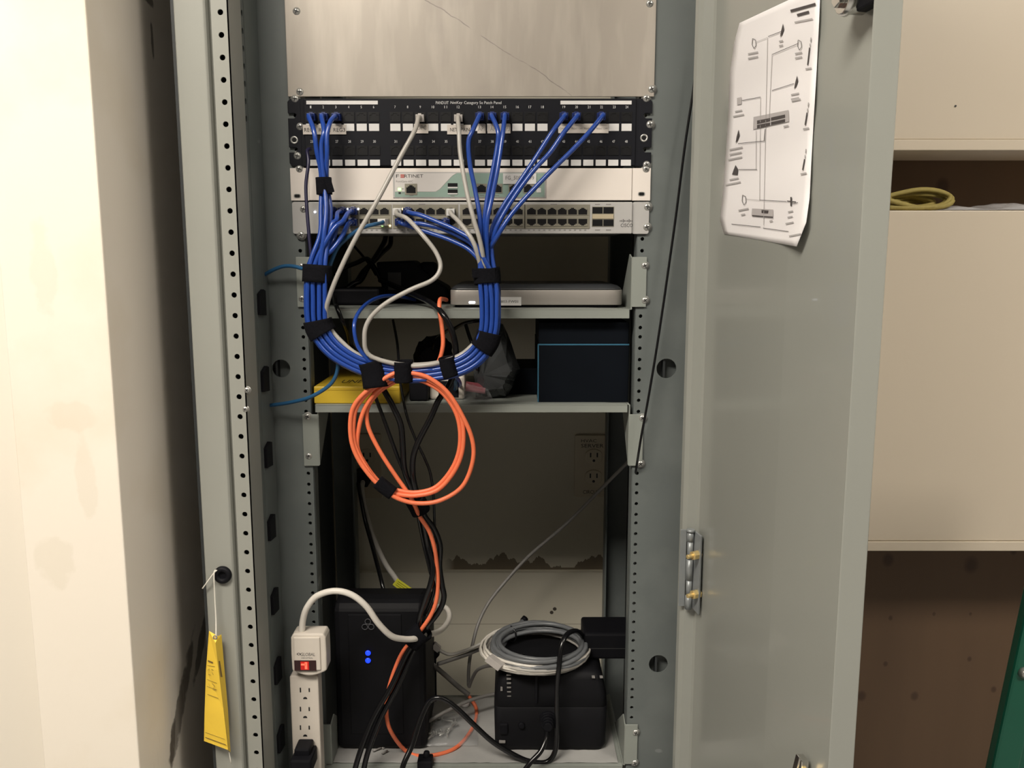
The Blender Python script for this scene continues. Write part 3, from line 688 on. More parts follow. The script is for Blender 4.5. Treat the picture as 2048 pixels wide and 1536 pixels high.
m = M(); pbx(m, 1073, 376, 1082, 385, FF-0.0018, FF-0.001); m.build('status_window', 'white', fw)
for q in ((595.5, 347.5), (1286, 346)): screw(*q, FP-0.002, fw, 0.95)
for x, y in ((594.5, 392), (1283, 388)):
    a = P(x, y, FP-0.002); q = M()
    q.prism(rrect(a.x-.0048, a.x+.0048, a.z-.0029, a.z+.0029, .0028), FP-0.0023, FP-0.0018); q.cur = 1
    q.prism(rrect(a.x-.0036, a.x+.0036, a.z-.0019, a.z+.0019, .0018), FP-0.0025, FP-0.0018); q.build('slot', ['zinc', 'port'], fw)

# ------------------------------------------------------------------ switch
sw = thing('network_switch', P(940, 468, FP), 'light grey 48-port network switch with green and amber port lamps, under the white firewall', 'network switch')
def xw(px): return P(px, 435, FP).x
zt, zb = ZZ(404, FP), ZZ(468, FP)
for e_ in ((xl+.001, XC-0.2175), (XC+0.2175, xr-.001)):
    m = M(); m.prism(rrect(*e_, zb, zt, .003), FP-0.002, FP); m.build('rack_ear', 'sgrey', sw, bevel=0.0004)
m = M(); SF = FP-0.006
m.box((XC-0.217, SF, zb+0.0003), (XC+0.217, FP, zt-0.0003)); m.box((XC-0.214, FP, zb+0.002), (XC+0.214, FP+0.25, zt-0.002)); m.build('faceplate', 'sgrey', sw, bevel=0.001)
G = [[666.5+20.5*i for i in range(6)], [799.5+20.5*i for i in range(6)], [934+20.5*i for i in range(6)], [1063+20.5*i for i in range(6)]]
for g in G:
    m = M(); pbx(m, g[0]-14, 409, g[5]+14, 457, SF-0.0009, SF); m.build('port_bezel', 'portmetal', sw)
    for x in g:
        tport(x, 422.5, SF-0.0010, 0.0059, 0.0044, sw, up=True, fr=0.0006); tport(x, 444.5, SF-0.0010, 0.0059, 0.0044, sw, up=False, fr=0.0006)
m = M(); pbx(m, 1184, 413, 1228, 453, SF-0.0006, SF); m.build('sfp_frame', 'portmetal', sw)
for x in (1195, 1217):
    for y in (420.5, 445.5):
        m = M(); pbx(m, x-10, y-6.2, x+10, y+6.2, SF-0.0012, SF-0.0005); m.build('sfp_port', 'port', sw)
m = M(); pbx(m, 1185, 428.5, 1227, 437.5, SF-0.0016, SF-0.0005); m.build('sfp_label_strip', mat('sfp_strip', (0.55, 0.47, 0.33), 0.4, 0.3), sw)
m = M(); m.text('CISCO', xw(1240.5), xw(1264.5), ZZ(454, SF), ZZ(447.2, SF), SF, 0.0002)
for i, hh in enumerate((2, 3.5, 6.5, 3.5, 2, 3.5, 6.5, 3.5, 2)):
    x = 1240.5+i*2.95; pbx(m, x-.6, 442-hh*.55, x+.6, 442+hh*.45, SF-0.0003, SF)
m.build('printed_logo', 'ink', sw)
m = M()
for g in G:
    for i, x in enumerate(g):
        for dx in (-5, 5): pbx(m, x+dx-2.0, 459.2, x+dx+2.0, 461.4, SF-0.0003, SF)
    pbx(m, g[2]-3, 408, g[2]+10, 409.6, SF-0.0010, SF-.0008)
for x in (1195, 1217): pbx(m, x-5, 408, x+5, 409.6, SF-0.0003, SF); pbx(m, x-5, 459, x+5, 461, SF-0.0003, SF)
m.build('printed_numbers', 'faint', sw)
for x, y, k in ((630, 424, 'ledw'), (696, 418, 'ledw'), (716.5, 418, 'ledw'), (805.5, 418, 'leda'), (731, 451, 'ledw'), (764.5, 451, 'ledg'), (780, 451.5, 'leda'), (827.5, 450, 'ledw')):
    m = M(); a = P(x, y, SF-0.0012); m.cyl(a, a+Vector((0, -0.001, 0)), 0.0014, n=10); m.build('led', k, sw)
for q in ((597, 415), (599, 460), (1285, 412), (1284, 458)): screw(*q, FP-0.002, sw)

# ------------------------------------------------------------------ shelves
def shelf(y_lip0, y_lip1, xL, xR, ear_y0, ear_y1, gus, label, back, liner=False, nm='rack_shelf', screws=True, exL=(593, 625), exR=(1264, 1293), up=True):
    z1 = ZZ(y_lip0, D-0.006); z0 = ZZ(y_lip1, D-0.006)
    t = thing(nm, (XC, 1.25, z0), label, 'shelf')
    m = M(); xa, xb = P(xL, y_lip0, D).x, P(xR, y_lip0, D).x
    m.box((xa, D-0.006, z0), (xb, D-0.0045, z1)); m.box((xa, D-0.006, z1-0.0015), (xb, back, z1))
    m.build('tray', 'shelf', t, bevel=0.0005)
    if liner:
        m = M(); nx, ny = 46, 26; vs = []
        for j in range(ny+1):
            for i in range(nx+1):
                X = xa+0.006+(xb-xa-0.012)*i/nx; Y = D+0.0+(back-D-0.01)*j/ny
                vs.append((X, Y, z1+0.0008+0.0012*abs(math.sin(i*1.7+j*0.9)*math.cos(j*1.3-i*0.4))))
        m.add(vs, [(j*(nx+1)+i, j*(nx+1)+i+1, (j+1)*(nx+1)+i+1, (j+1)*(nx+1)+i) for j in range(ny) for i in range(nx)], True)
        m.build('liner', 'liner', t)
    e1, e0 = ZZ(ear_y0, D-0.004), ZZ(ear_y1, D-0.004)
    for s, ex in ((-1, exL), (1, exR)):
        m = M(); a, b = P(ex[0], (ear_y0+ear_y1)/2, D-0.004).x, P(ex[1], (ear_y0+ear_y1)/2, D-0.004).x
        m.box((a, D-0.0035, e0), (b, D-0.0015, e1))
        xi = b if s < 0 else a
        if up:      # gusset rises from the tray
            m.prism([(D-0.003, z1-0.001), (D-0.003, e1-0.002), (D+0.02, e1-0.002+0.006), (D+0.11, z1+0.002), (back, z1+0.002), (back, z1-0.001)], xi-0.001, xi+0.001, 'x')
            tx = xa if s < 0 else xb
            m.box((min(tx, xi), D-0.002, z1-0.0016), (max(tx, xi), back, z1-0.0001))
        else:
            m.prism([(D-0.003, e0+0.001), (D-0.003, z1-0.001), (back, z1-0.001), (back, z1-0.008), (D+0.078, z1-0.008)], xi-0.001, xi+0.001, 'x')
            m.box((min(xa if s < 0 else xb, xi), D-0.001, z1-0.0016), (max(xa if s < 0 else xb, xi), back, z1-0.0001))
        m.build('bracket', 'shelf', t, bevel=0.0005)
        xc = (ex[0]+ex[1])/2
        xh = (602 if s < 0 else 1283)
        for py in gus: 
            o = screw(0, 0, 1, t, 0.95); p = Vector((XC+s*0.2325, D-0.0035, ZZ(py, D-0.0035))); o.location = p-WL[t.name]
    return z1, t
zU, _ = shelf(618, 637, 622, 1258, 514, 614, (523, 607), 'grey steel rack shelf holding the silver modem, the upper of three', 1.45)
zM, _ = shelf(809, 825, 632, 1254, 829, 932, (842, 921), 'grey steel rack shelf carrying the yellow box and navy box, the middle one', 1.45, exL=(606, 637), exR=(1258, 1286), up=False)
zBt = CAMZ-0.750
def ypix(z, d):
    e = math.atan2(CAMZ-z, d)-TH; return 768+F*math.tan(e)
yb = ypix(zBt, D-0.006)
zB, _ = shelf(yb, yb+18, 652, 1244, 1450, yb-3, (1463, 1530), 'lowest grey rack shelf with pale crumpled liner under the two battery units', 1.37, liner=True, exL=(640, 662), exR=(1250, 1275))
print('shelf z', zU, zM, zB)

# ------------------------------------------------------------------ cable bundle geometry
BUN = [(653, 430), (646, 480), (637, 530), (634, 600), (638, 652), (665, 694), (710, 724), (760, 740), (815, 746), (870, 743), (922, 730), (958, 704), (977, 664), (980, 610), (976, 560), (972, 512)]
BD = [1.125, 1.118, 1.112, 1.110, 1.110, 1.110, 1.110, 1.110, 1.110, 1.110, 1.110, 1.110, 1.110, 1.112, 1.115, 1.120]
SPR = [0.55, 0.8, 1.15, 1.35, 1.25, 1.1, 1.0, 1.0, 1.0, 1.0, 1.05, 1.1, 1.1, 1.15, 1.1, 0.8]
BC = [P(a, b, d) for (a, b), d in zip(BUN, BD)]
def bpt(i, a, b):                                   # point i of the bundle with lateral (outward +) and depth offsets
    t = (BC[min(i+1, 15)]-BC[max(i-1, 0)]).normalized(); n = t.cross(Vector((0, 1, 0))).normalized()
    cen = P(808, 590, 1.11)
    if n.dot(BC[i]-cen) < 0: n = -n
    return BC[i]+n*(a*SPR[i])+Vector((0, b, 0))
def bun(i0, i1, slot):
    a, b = slot; st = 1 if i1 >= i0 else -1
    return [bpt(i, a, b) for i in range(i0, i1+st, st)]
SL = {}
k = 0
for b in (-0.0085, -0.0030, 0.0030, 0.0085):
    for a in (-0.0085, -0.0029, 0.0029, 0.0085):
        SL[k] = (a+(0.0014 if int(round(b*1000)) in (-3, 8) else -0.0006), b); k += 1
R_ = 0.0031
def cable(name, pts, r, mt, label, group=None, plugs=(), k=7, n=9, cat='cable', nodes=None):
    pts = [Vector(p) for p in pts]; m = M(); m.tube(cr(pts, k), r, n)
    o = m.build(name, mt); tag(o, label, cat, group)
    for (pos, dirv, kind, up) in plugs:
        pos = Vector(pos); dv = Vector(dirv).normalized(); side = dv.cross(Vector((0, 0, 1))).normalized(); upv = side.cross(dv)
        q = M()
        if kind == 'blue':
            q.obox(pos+dv*0.004, side*0.0056, upv*0.0047, dv*0.006); q.cyl(pos+dv*0.009, pos+dv*0.017, 0.0047, 0.0033, n=12); q.obox(pos+dv*0.003+upv*0.0050, side*0.0030, upv*0.0011, dv*0.005)
            q.build('plug', 'blueboot', o, bevel=0.0006)
        elif kind == 'clear':
            q.obox(pos+dv*0.004, side*0.0055, upv*0.0045, dv*0.007); q.obox(pos+dv*0.004+upv*0.0052, side*0.0024, upv*0.0008, dv*0.006)
            q.build('plug', MT.setdefault('plugc', mat('cloudy_plug_plastic', (0.42, 0.39, 0.37), 0.25, 0, 0.1, 60)), o, bevel=0.0005)
        elif kind == 'white':
            q.obox(pos+dv*0.004, side*0.0055, upv*0.0045, dv*0.007); q.build('plug', 'white', o, bevel=0.0006)
    return o
DWN = Vector((0, -1, -0.15))
pf = PF-0.001; sf = SF-0.001
def port_p(px, py=237): return P(px, py, pf)
def out(p, l, dz=0.0, dx=0.0): return Vector((p.x+dx, p.y-l, p.z+dz))
# three blue cords from ports 1-3
gA = 'blue patch cords from the left end of the patch panel'
dest = [((816, 423), 'left'), ((820.5, 443), 'mid'), ((800, 444), 'low')]
lab = ['blue patch cord plugged into port 1 of the patch panel, leftmost blue cord', 'blue patch cord plugged into port 2 of the patch panel, second blue from left', 'blue patch cord bending left out of port 3 of the patch panel']
mid = [[(628, 262, 1.128), (633, 300, 1.126), (641, 338, 1.128), (643, 372, 1.127), (642, 420, 1.120), (640, 470, 1.112)],
       [(648, 262, 1.128), (643, 290, 1.126), (645, 335, 1.124), (649, 372, 1.122), (652, 420, 1.114), (648, 470, 1.106)],
       [(660, 245, 1.130), (654, 270, 1.124), (654, 310, 1.122), (653, 345, 1.128), (654, 372, 1.132), (661, 420, 1.124), (655, 470, 1.116)]]
rr = [[(948, 487, 1.108), (915, 462, 1.115), (870, 442, 1.125), (840, 430, 1.132)],
      [(950, 496, 1.114), (918, 472, 1.122), (880, 456, 1.132), (845, 448, 1.138)],
      [(946, 506, 1.122), (905, 482, 1.132), (860, 466, 1.142), (825, 454, 1.146)]]
px3 = [624.6, 649.6, 674.6]; sl3 = [3, 1, 6]
for i in range(3):
    p0 = port_p(px3[i], 235); e = P(dest[i][0][0], dest[i][0][1], sf)
    pts = [out(p0, 0.012), out(p0, 0.020, -0.002)]+[P(*q) for q in mid[i]]+bun(2, 14, SL[sl3[i]])+[P(*q) for q in rr[i]]+[out(e, 0.022, -0.003, 0.006), out(e, 0.012)]
    cable('patch_cord', pts, R_, 'blue', lab[i], gA, [(p0, (0, -1, -0.05), 'blue', 1), (e, (0, -1, -0.05), 'blue', 1)])
# six blue cords from ports 13,14,15,19,20,22
gB = 'blue patch cords from the right half of the patch panel'
labs = ['blue patch cord in port 13 of the patch panel, bowing out to the left', 'blue patch cord in port 14 of the patch panel, middle of three beside AP stickers',
        'blue patch cord in port 15 of the patch panel, crossing the AP3 sticker', 'blue patch cord sloping down from port 19 of the patch panel',
        'blue patch cord sloping down from port 20 of the patch panel', 'blue patch cord from port 22, the rightmost and longest slope']
src = [959.8, 984.6, 1009.8, 1127, 1152, 1201.5]
mid = [[(945, 262, 1.130), (937, 285, 1.128), (940, 330, 1.126), (950, 380, 1.122), (960, 440, 1.114)],
       [(996, 262, 1.130), (995, 290, 1.128), (986, 340, 1.124), (976, 390, 1.120), (969, 440, 1.116)],
       [(1006, 265, 1.130), (1001, 300, 1.124), (994, 345, 1.118), (984, 395, 1.114), (974, 445, 1.108)],
       [(1106, 262, 1.132), (1075, 310, 1.130), (1042, 360, 1.126), (1005, 415, 1.124), (984, 460, 1.122)],
       [(1128, 265, 1.130), (1100, 305, 1.126), (1060, 350, 1.120), (1015, 415, 1.116), (990, 465, 1.114)],
       [(1178, 265, 1.130), (1145, 300, 1.124), (1090, 355, 1.116), (1030, 420, 1.110), (996, 470, 1.108)]]
sd = [(666.5, 422.5), (687, 422.5), (707.5, 422.5), (666.5, 444.5), (687, 444.5), (707.5, 444.5)]
sl6 = [0, 4, 2, 7, 11, 10]
lm = [[(657, 455, 1.118), (660, 440, 1.124)], [(662, 455, 1.112), (673, 440, 1.120)], [(666, 460, 1.108), (685, 443, 1.116)], [(652, 480, 1.124), (656, 462, 1.130)], [(660, 490, 1.118), (670, 468, 1.126)], [(664, 500, 1.112), (684, 472, 1.120)]]
for i in range(6):
    p0 = port_p(src[i], 234); e = P(sd[i][0], sd[i][1], sf)
    pts = [out(p0, 0.012), out(p0, 0.020, -0.002)]+[P(*q) for q in mid[i]]+bun(15, 2, SL[sl6[i]])+[P(*q) for q in lm[i]]+[out(e, 0.026, -0.004, -0.003), out(e, 0.012)]
    cable('patch_cord', pts, R_, 'blue', labs[i], gB, [(p0, (0, -1, -0.05), 'blue', 1), (e, (0, -1, -0.05), 'blue', 1)])
# dark violet cord from the lower row
p0 = port_p(624.6, 300); e = P(892, 444, sf)
cable('patch_cord', [out(p0, 0.010), out(p0, 0.016, -0.003, -.003), P(617, 325, 1.14), P(612, 370, 1.135), P(614, 420, 1.13), P(618, 470, 1.125)]+bun(2, 14, SL[15])+[P(945, 498, 1.128), P(915, 472, 1.135), P(895, 458, 1.14), out(e, 0.022, -.004), out(e, 0.012)],
      0.0023, 'purple', 'thin dark violet cord hanging down the left edge in front of the rack ears', None, [(e, (0, -1, -.1), 'blue', 1)])
# grey cords
p0 = port_p(841, 237); e = P(902, 424, sf)
cable('patch_cord', [out(p0, 0.010), out(p0, 0.019, -0.003, -0.001), P(829, 262, 1.125), P(800, 315, 1.115), P(755, 400, 1.10), P(712, 475, 1.095), P(680, 540, 1.092), P(660, 590, 1.095), P(652, 625, 1.103), P(660, 655, 1.106), P(682, 682, 1.106)]+bun(6, 9, (-0.0118, -0.0060))+bun(10, 11, (-0.0115, 0.002))+bun(12, 14, (-0.0060, 0.0030))+[P(950, 492, 1.105), P(925, 452, 1.115), out(e, 0.024, -0.005, 0.003), out(e, 0.012)],
      0.0030, 'grey', 'light grey patch cord from port 9 running straight down to the lower left', None, [(p0, (0, -1, -0.1), 'clear', 1), (e, (0, -1, -0.1), 'white', 1)])
p0 = port_p(917.5, 237); e = P(796, 423, sf)
cable('patch_cord', [out(p0, 0.010), out(p0, 0.019, -0.003), P(918, 262, 1.13), P(921, 310, 1.122), P(934, 385, 1.110), P(948, 440, 1.102), P(962, 490, 1.103)]+bun(14, 12, (-0.002, 0.0))+bun(11, 10, (-0.0112, -0.003))+bun(9, 8, (-0.0115, -0.0118))+[P(741, 712, 1.095), P(729, 675, 1.09), P(738, 640, 1.09), P(770, 608, 1.09), P(820, 580, 1.09), P(865, 560, 1.095), P(881, 535, 1.10), P(872, 505, 1.105), P(845, 470, 1.11), P(815, 438, 1.125), out(e, 0.024, -0.005, 0.002), out(e, 0.012)],
      0.0030, 'grey', 'light grey patch cord from port 12, its far end curling over to the switch', None, [(p0, (0, -1, -0.1), 'clear', 1), (e, (0, -1, -0.1), 'white', 1)])
# slate blue cords
e = P(769, 444.5, sf)
cable('network_cable', [out(e, 0.012), out(e, 0.018, -0.002, -.003), P(748, 449, 1.13), P(722, 457, 1.125), P(690, 480, 1.13), P(668, 510, 1.13)]+bun(3, 4, SL[13])+[P(664, 690, 1.115), P(676, 728, 1.115), P(664, 765, 1.118), P(625, 792, 1.125), P(585, 804, 1.14), P(545, 810, 1.152), P(520, 812, 1.16)],
      0.0026, 'teal', 'slate blue cable with white plug leaving the bundle across the left rail, lower of two', None, [(e, (-0.25, -1, -0.05), 'white', 1)])
cable('network_cable', [P(525, 552, 1.158), P(548, 539, 1.150), P(572, 532, 1.145), P(600, 536, 1.135), P(622, 552, 1.125)]+bun(4, 9, SL[14])+[P(905, 752, 1.14), P(912, 775, 1.19), P(905, 785, 1.24)],
      0.0026, 'teal', 'slate blue cable arching out of the left rail into the bundle, upper of two')
cable('network_cable', [P(830, 600, 1.30), P(795, 592, 1.24), P(760, 594, 1.19), P(728, 612, 1.14), P(709, 645, 1.105), P(714, 688, 1.10), P(735, 718, 1.10)]+bun(7, 9, SL[1])+[P(900, 745, 1.12), P(920, 765, 1.18), P(915, 782, 1.25)],
      0.0026, 'blue', 'blue cable curving off the upper shelf into the bottom of the cable loop')

# straps round the bundles
def strap(pts, ra, rb, label, k=4, tab=None):
    m = M(); m.strap(cr(pts, k), ra, rb)
    if tab: 
        a, b, w_ = tab; a, b = Vector(a), Vector(b); t = (b-a).normalized(); n = t.cross(Vector((0, 1, 0))).normalized()
        m.obox((a+b)/2, (b-a)/2, n*w_, Vector((0, 0.0009, 0)))
    o = m.build('cable_strap', 'velcro'); return tag(o, label, 'cable strap', 'black hook-and-loop straps round the cables')
strap([P(647, 355, 1.127), P(648, 372, 1.127), P(649, 389, 1.127)], 0.0100, 0.0092, 'black strap round three blue cords in front of the white firewall', tab=(P(655, 357, 1.116), P(663, 385, 1.116), 0.004))
strap([bpt(2, 0.001, 0), bpt(2, 0.001, 0)*0.5+bpt(3, .001, 0)*0.5], 0.0185, 0.0150, 'black strap round the left side of the cable loop, beside the shelf bracket')
strap([P(635, 640, 1.110), P(639, 655, 1.110), P(647, 669, 1.110)], 0.0185, 0.0150, 'black strap low on the left side of the cable loop, below the upper shelf edge')
strap([P(972, 537, 1.116), P(974, 553, 1.116), P(975, 568, 1.115)], 0.0178, 0.0150, 'black strap round the right side of the cable loop, just above the modem', tab=(P(944, 546, 1.103), P(990, 546, 1.103), 0.006))
strap([P(979, 664, 1.110), P(974, 682, 1.110), P(963, 699, 1.110)], 0.0165, 0.0150, 'black strap on the right side of the cable loop, below the modem shelf')
strap([P(741, 722, 1.108), P(748, 745, 1.108), P(752, 775, 1.106)], 0.0165, 0.0160, 'black slanting strap at the lower left of the cable loop, over the yellow box')
strap([P(807, 722, 1.107), P(808, 745, 1.107), P(809, 763, 1.107)], 0.0125, 0.0185, 'black strap joining the blue loop to the top of the orange coil')
strap([P(893, 714, 1.108), P(897, 733, 1.108), P(903, 752, 1.108)], 0.0110, 0.0175, 'black strap at the lower right of the cable loop, where the orange cable passes')

# ------------------------------------------------------------------ orange fibre cable
z5 = lambda x, y, d: P(540+x/4.267, 700+y/4.267, d)
loopA = [(1060, 200), (850, 330), (720, 470), (685, 620), (700, 800), (770, 960), (890, 1115), (985, 1190), (1080, 1262), (1250, 1308), (1450, 1285), (1640, 1165), (1730, 950), (1722, 750), (1620, 520), (1500, 345), (1350, 235), (1210, 198)]
loopB = [(1060, 245), (900, 365), (800, 520), (752, 700), (752, 850), (830, 1000), (925, 1120), (1000, 1170), (1100, 1200), (1250, 1215), (1420, 1165), (1560, 1000), (1622, 800), (1600, 570), (1490, 385), (1350, 285), (1210, 240)]
loopC = [(1060, 275), (940, 350), (850, 460), (825, 560), (850, 690), (950, 885), (1080, 1085), (1190, 1240)]
pts = [P(893, 600, 1.235), P(886, 598, 1.215), P(880, 600, 1.16), P(879, 620, 1.145), P(884, 655, 1.138), P(886, 690, 1.134), P(878, 722, 1.132), P(862, 745, 1.128), P(842, 752, 1.120), P(812, 748, 1.112)]
loopD = [(1060, 222), (862, 345), (745, 478), (712, 622), (722, 798), (790, 950), (905, 1120), (992, 1180), (1080, 1228), (1250, 1242), (1440, 1187), (1590, 1005), (1650, 800), (1628, 560), (1500, 362), (1355, 258), (1210, 218)]
pts += [z5(x, y, 1.098) for x, y in loopA]+[z5(1135, 205, 1.0995)]+[z5(x, y, 1.1015) for x, y in loopD]+[z5(1135, 222, 1.103)]+[z5(x, y, 1.105) for x, y in loopB]+[z5(1135, 240, 1.108)]+[z5(x, y, 1.111) for x, y in loopC]
pts += [P(830, 1012, 1.125), P(840, 1034, 1.140), P(858, 1062, 1.145), P(869, 1095, 1.150), P(874, 1130, 1.158), P(876, 1165, 1.160), P(873, 1200, 1.160), P(862, 1230, 1.160), P(842, 1260, 1.162), P(830, 1275, 1.165), P(808, 1300, 1.170), P(793, 1330, 1.172), P(779, 1372, 1.172), P(773, 1410, 1.170), P(779, 1457, 1.166)]
zc = zBt+0.0035
pts += [S(812, 1502, zc), S(852, 1512, zc), S(909, 1497, zc), S(944, 1458, zc), S(953, 1420, zc), P(938, 1392, 1.33)]
cable('fibre_cable', pts, 0.0030, 'orange', 'bright orange fibre cable coiled below the blue loop and trailing to the bottom shelf', k=7)
strap([z5(915, 1120, 1.102), z5(985, 1178, 1.102), z5(1050, 1225, 1.102)], 0.0092, 0.0075, 'small black strap on the lower left of the orange coil')
# three narrower loops end plug
m = M(); cable('network_cable', [P(938, 1390, 1.335), P(915, 1372, 1.34), P(890, 1350, 1.34), P(866, 1330, 1.34), P(850, 1320, 1.34)], 0.0042, 'greydk', 'thick dull grey cable end meeting the orange cable on the bottom shelf')

# ------------------------------------------------------------------ black power leads
z6 = lambda x, y, d: P(540+x/3.524, 1100+y/3.524, d)
def bk(pts, r, label, mt='cordblack', nm='power_cord', group=None, k=7): return cable(nm, pts, r, mt, label, group, k=k)
bk([P(760, 560, 1.30), P(830, 590, 1.24), P(862, 606, 1.17), P(884, 626, 1.140), P(901, 655, 1.135), P(911, 690, 1.135), P(912, 725, 1.135), P(905, 755, 1.135), P(894, 777, 1.135), P(877, 801, 1.132), P(860, 838, 1.13), P(836, 885, 1.13), P(826, 918, 1.132), P(826, 953, 1.135), P(833, 985, 1.14),
    P(848, 1030, 1.15), P(868, 1058, 1.155), P(880, 1092, 1.16), P(879, 1133, 1.165), P(884, 1170, 1.165), P(888, 1195, 1.165), P(879, 1221, 1.165), P(855, 1252, 1.165), P(836, 1275, 1.168), P(812, 1310, 1.165), P(784, 1370, 1.155), P(745, 1440, 1.145), P(718, 1511, 1.135), P(702, 1570, 1.13)], 0.0041,
   'thick black power cord from the upper shelf, right strand of the twisted run')
bk([P(700, 690, 1.24), P(725, 722, 1.17), P(748, 752, 1.135), P(768, 781, 1.13), P(788, 817, 1.128), P(802, 852, 1.13), P(806, 899, 1.132), P(809, 939, 1.135), P(822, 975, 1.14), P(840, 1010, 1.148), P(847, 1045, 1.158), P(856, 1090, 1.165), P(866, 1130, 1.158), P(862, 1165, 1.155), P(850, 1200, 1.158), P(838, 1240, 1.165), P(840, 1275, 1.172),
    P(822, 1312, 1.170), P(795, 1372, 1.160), P(760, 1440, 1.150), P(734, 1511, 1.140), P(722, 1570, 1.135)], 0.0041,
   'thick black power cord descending from the strap over the yellow box, left strand')
bk([P(735, 745, 1.14), P(751, 794, 1.135), P(765, 831, 1.135), P(784, 883, 1.138), P(800, 925, 1.142), P(816, 960, 1.145), P(832, 1000, 1.155), P(838, 1040, 1.168), P(848, 1090, 1.175), P(860, 1140, 1.17), P(868, 1180, 1.165), P(850, 1230, 1.175)], 0.0026, 'thin black lead hanging left of the thick cords inside the orange coil')
bk([P(786, 640, 1.25), P(795, 690, 1.22), P(800, 760, 1.18), P(813, 829, 1.15), P(831, 878, 1.152), P(849, 916, 1.155), P(861, 948, 1.158), P(867, 993, 1.16), P(869, 1047, 1.162), P(870, 1090, 1.17), P(862, 1150, 1.175)], 0.0019, 'thinnest black lead, hanging to the right of the thick cords behind the orange coil')
strap([P(828, 996, 1.140), P(836, 1010, 1.145), P(842, 1022, 1.148)], 0.0135, 0.0135, 'black strap binding the black cords under the orange coil')
strap([P(822, 1284, 1.168), P(836, 1270, 1.167), P(850, 1259, 1.166)], 0.0150, 0.0150, 'black strap tying the white cord to the black cords above the floor of the cabinet')
# loose cords on the bottom shelf
zf = zBt+0.006
bk([P(800, 1570, 1.12), P(806, 1532, 1.125), P(824, 1490, 1.14), P(840, 1440, 1.155), P(858, 1404, 1.165), P(880, 1396, 1.165), P(908, 1412, 1.165), P(950, 1452, 1.165), P(987, 1485, 1.168), P(1030, 1511, 1.170), P(1060, 1523, 1.172), P(1094, 1524, 1.172), P(1111, 1500, 1.174), P(1114, 1450, 1.178), P(1114, 1380, 1.180), P(1118, 1331, 1.182), P(1123, 1292, 1.19), P(1134, 1269, 1.205), P(1152, 1262, 1.23), P(1167, 1275, 1.26), P(1180, 1300, 1.285)], 0.0040,
   'black cord looping over the right battery unit and along the shelf front')
o = bk([P(1095, 1446, 1.188), P(1094, 1462, 1.172), P(1091, 1480, 1.160), P(1081, 1503, 1.150), P(1060, 1526, 1.142), P(1035, 1560, 1.135)], 0.0038, 'black cord plugged into the front of the right battery unit')
m = M()
for i, (d0, r0) in enumerate(((0.0, 0.0135), (0.006, 0.0125), (0.012, 0.0105), (0.018, 0.0088), (0.024, 0.007))):
    a = P(1096, 1438+i*3.5, 1.196-i*0.006); b = P(1096, 1441.5+i*3.5, 1.191-i*0.006); m.cyl(a, b, r0, r0*0.93, n=18)
m.build('plug', 'blackpl', o, bevel=0.0006)

# white power cord of the strip
white_cord = [P(604, 1262, 1.118), P(606, 1240, 1.116), P(614, 1215, 1.112), P(634, 1192, 1.110), P(668, 1182, 1.108), P(702, 1189, 1.108), P(732, 1212, 1.110), P(757, 1247, 1.115), P(783, 1272, 1.125), P(808, 1278, 1.14), P(832, 1277, 1.155), P(852, 1270, 1.18), P(876, 1264, 1.22), P(892, 1250, 1.26), P(899, 1232, 1.29), P(892, 1216, 1.31), P(872, 1214, 1.32), P(845, 1225, 1.335)]

# ------------------------------------------------------------------ power strip
ps = thing('power_strip', P(612, 1536, 1.13), 'cream power strip with lit red switch standing upright at the left rail', 'power strip')
pd = 1.118
m = M(); a, b = P(583, 1455, pd).x, P(640, 1455, pd).x; z0, z1 = ZZ(1700, pd), ZZ(1352, pd)
m.prism(rrect(a, b, z0, z1, 0.003), pd, pd+0.022); m.build('body', 'strip', ps, bevel=0.002)
hd = 1.108
m = M(); a, b = P(582, 1310, hd).x, P(653, 1310, hd).x; z1, z0 = ZZ(1268, hd), ZZ(1352, hd)
oc = []
n_ = 10
pts = [(a+.0035, z1), (b-.0035, z1), (b-.0005, z1-.006), (b, z1-.03), (b-.0005, z0+.008)]
for i in range(n_+1):
    t = i/n_; pts.append((b-.004-(b-a-.008)*t, z0+0.006-0.006*math.sin(math.pi*t)))
pts += [(a+.0005, z0+.008), (a, z1-.03), (a+.0005, z1-.006)]
m.prism(pts, hd, hd+0.028); m.build('switch_housing', 'strip', ps, bevel=0.0022)
m = M(); a2, b2 = P(588, 1310, hd-.001).x, P(641, 1310, hd-.001).x
m.prism([(a2, z0+.009), (b2, z0+.009), (b2, z1-.004), (a2, z1-.004)], hd-0.0022, hd+0.001); m.build('front_cover', 'strip', ps, bevel=0.0018)
hf = hd-0.0022
m = M(); pbx(m, 588.5, 1321, 632.5, 1342, hf-0.0006, hf); rk = m.build('rocker_switch', 'rocker', ps, bevel=0.0003)
m = M(); pbx(m, 601, 1323.5, 618, 1340, hf-0.0012, hf-0.0004); m.build('rocker_lamp', 'redlamp', rk, bevel=0.0003)
m = M(); pbx(m, 602, 1327.5, 611.5, 1331, hf-0.0017, hf-0.001); pbx(m, 609.5, 1325, 614.5, 1338.5, hf-0.0017, hf-0.001); m.build('lamp_filament', 'redhot', rk)
m = M(); m.text('GLOBAL', P(601, 1308, hf).x, P(630, 1308, hf).x, ZZ(1312, hf), ZZ(1305.5, hf), hf, shear=0.15); a = P(597.5, 1308, hf)
m.rings([[(a.x+r*math.cos(2*math.pi*i/16), hf-0.0002, a.z+r*.7*math.sin(2*math.pi*i/16)) for i in range(16)] for r in (0.0026, 0.0016)], False)
m.text('INDUSTRIAL', P(603, 1315, hf).x, P(626, 1315, hf).x, ZZ(1317.5, hf), ZZ(1314.5, hf), hf); m.build('printed_logo', 'ink', ps)
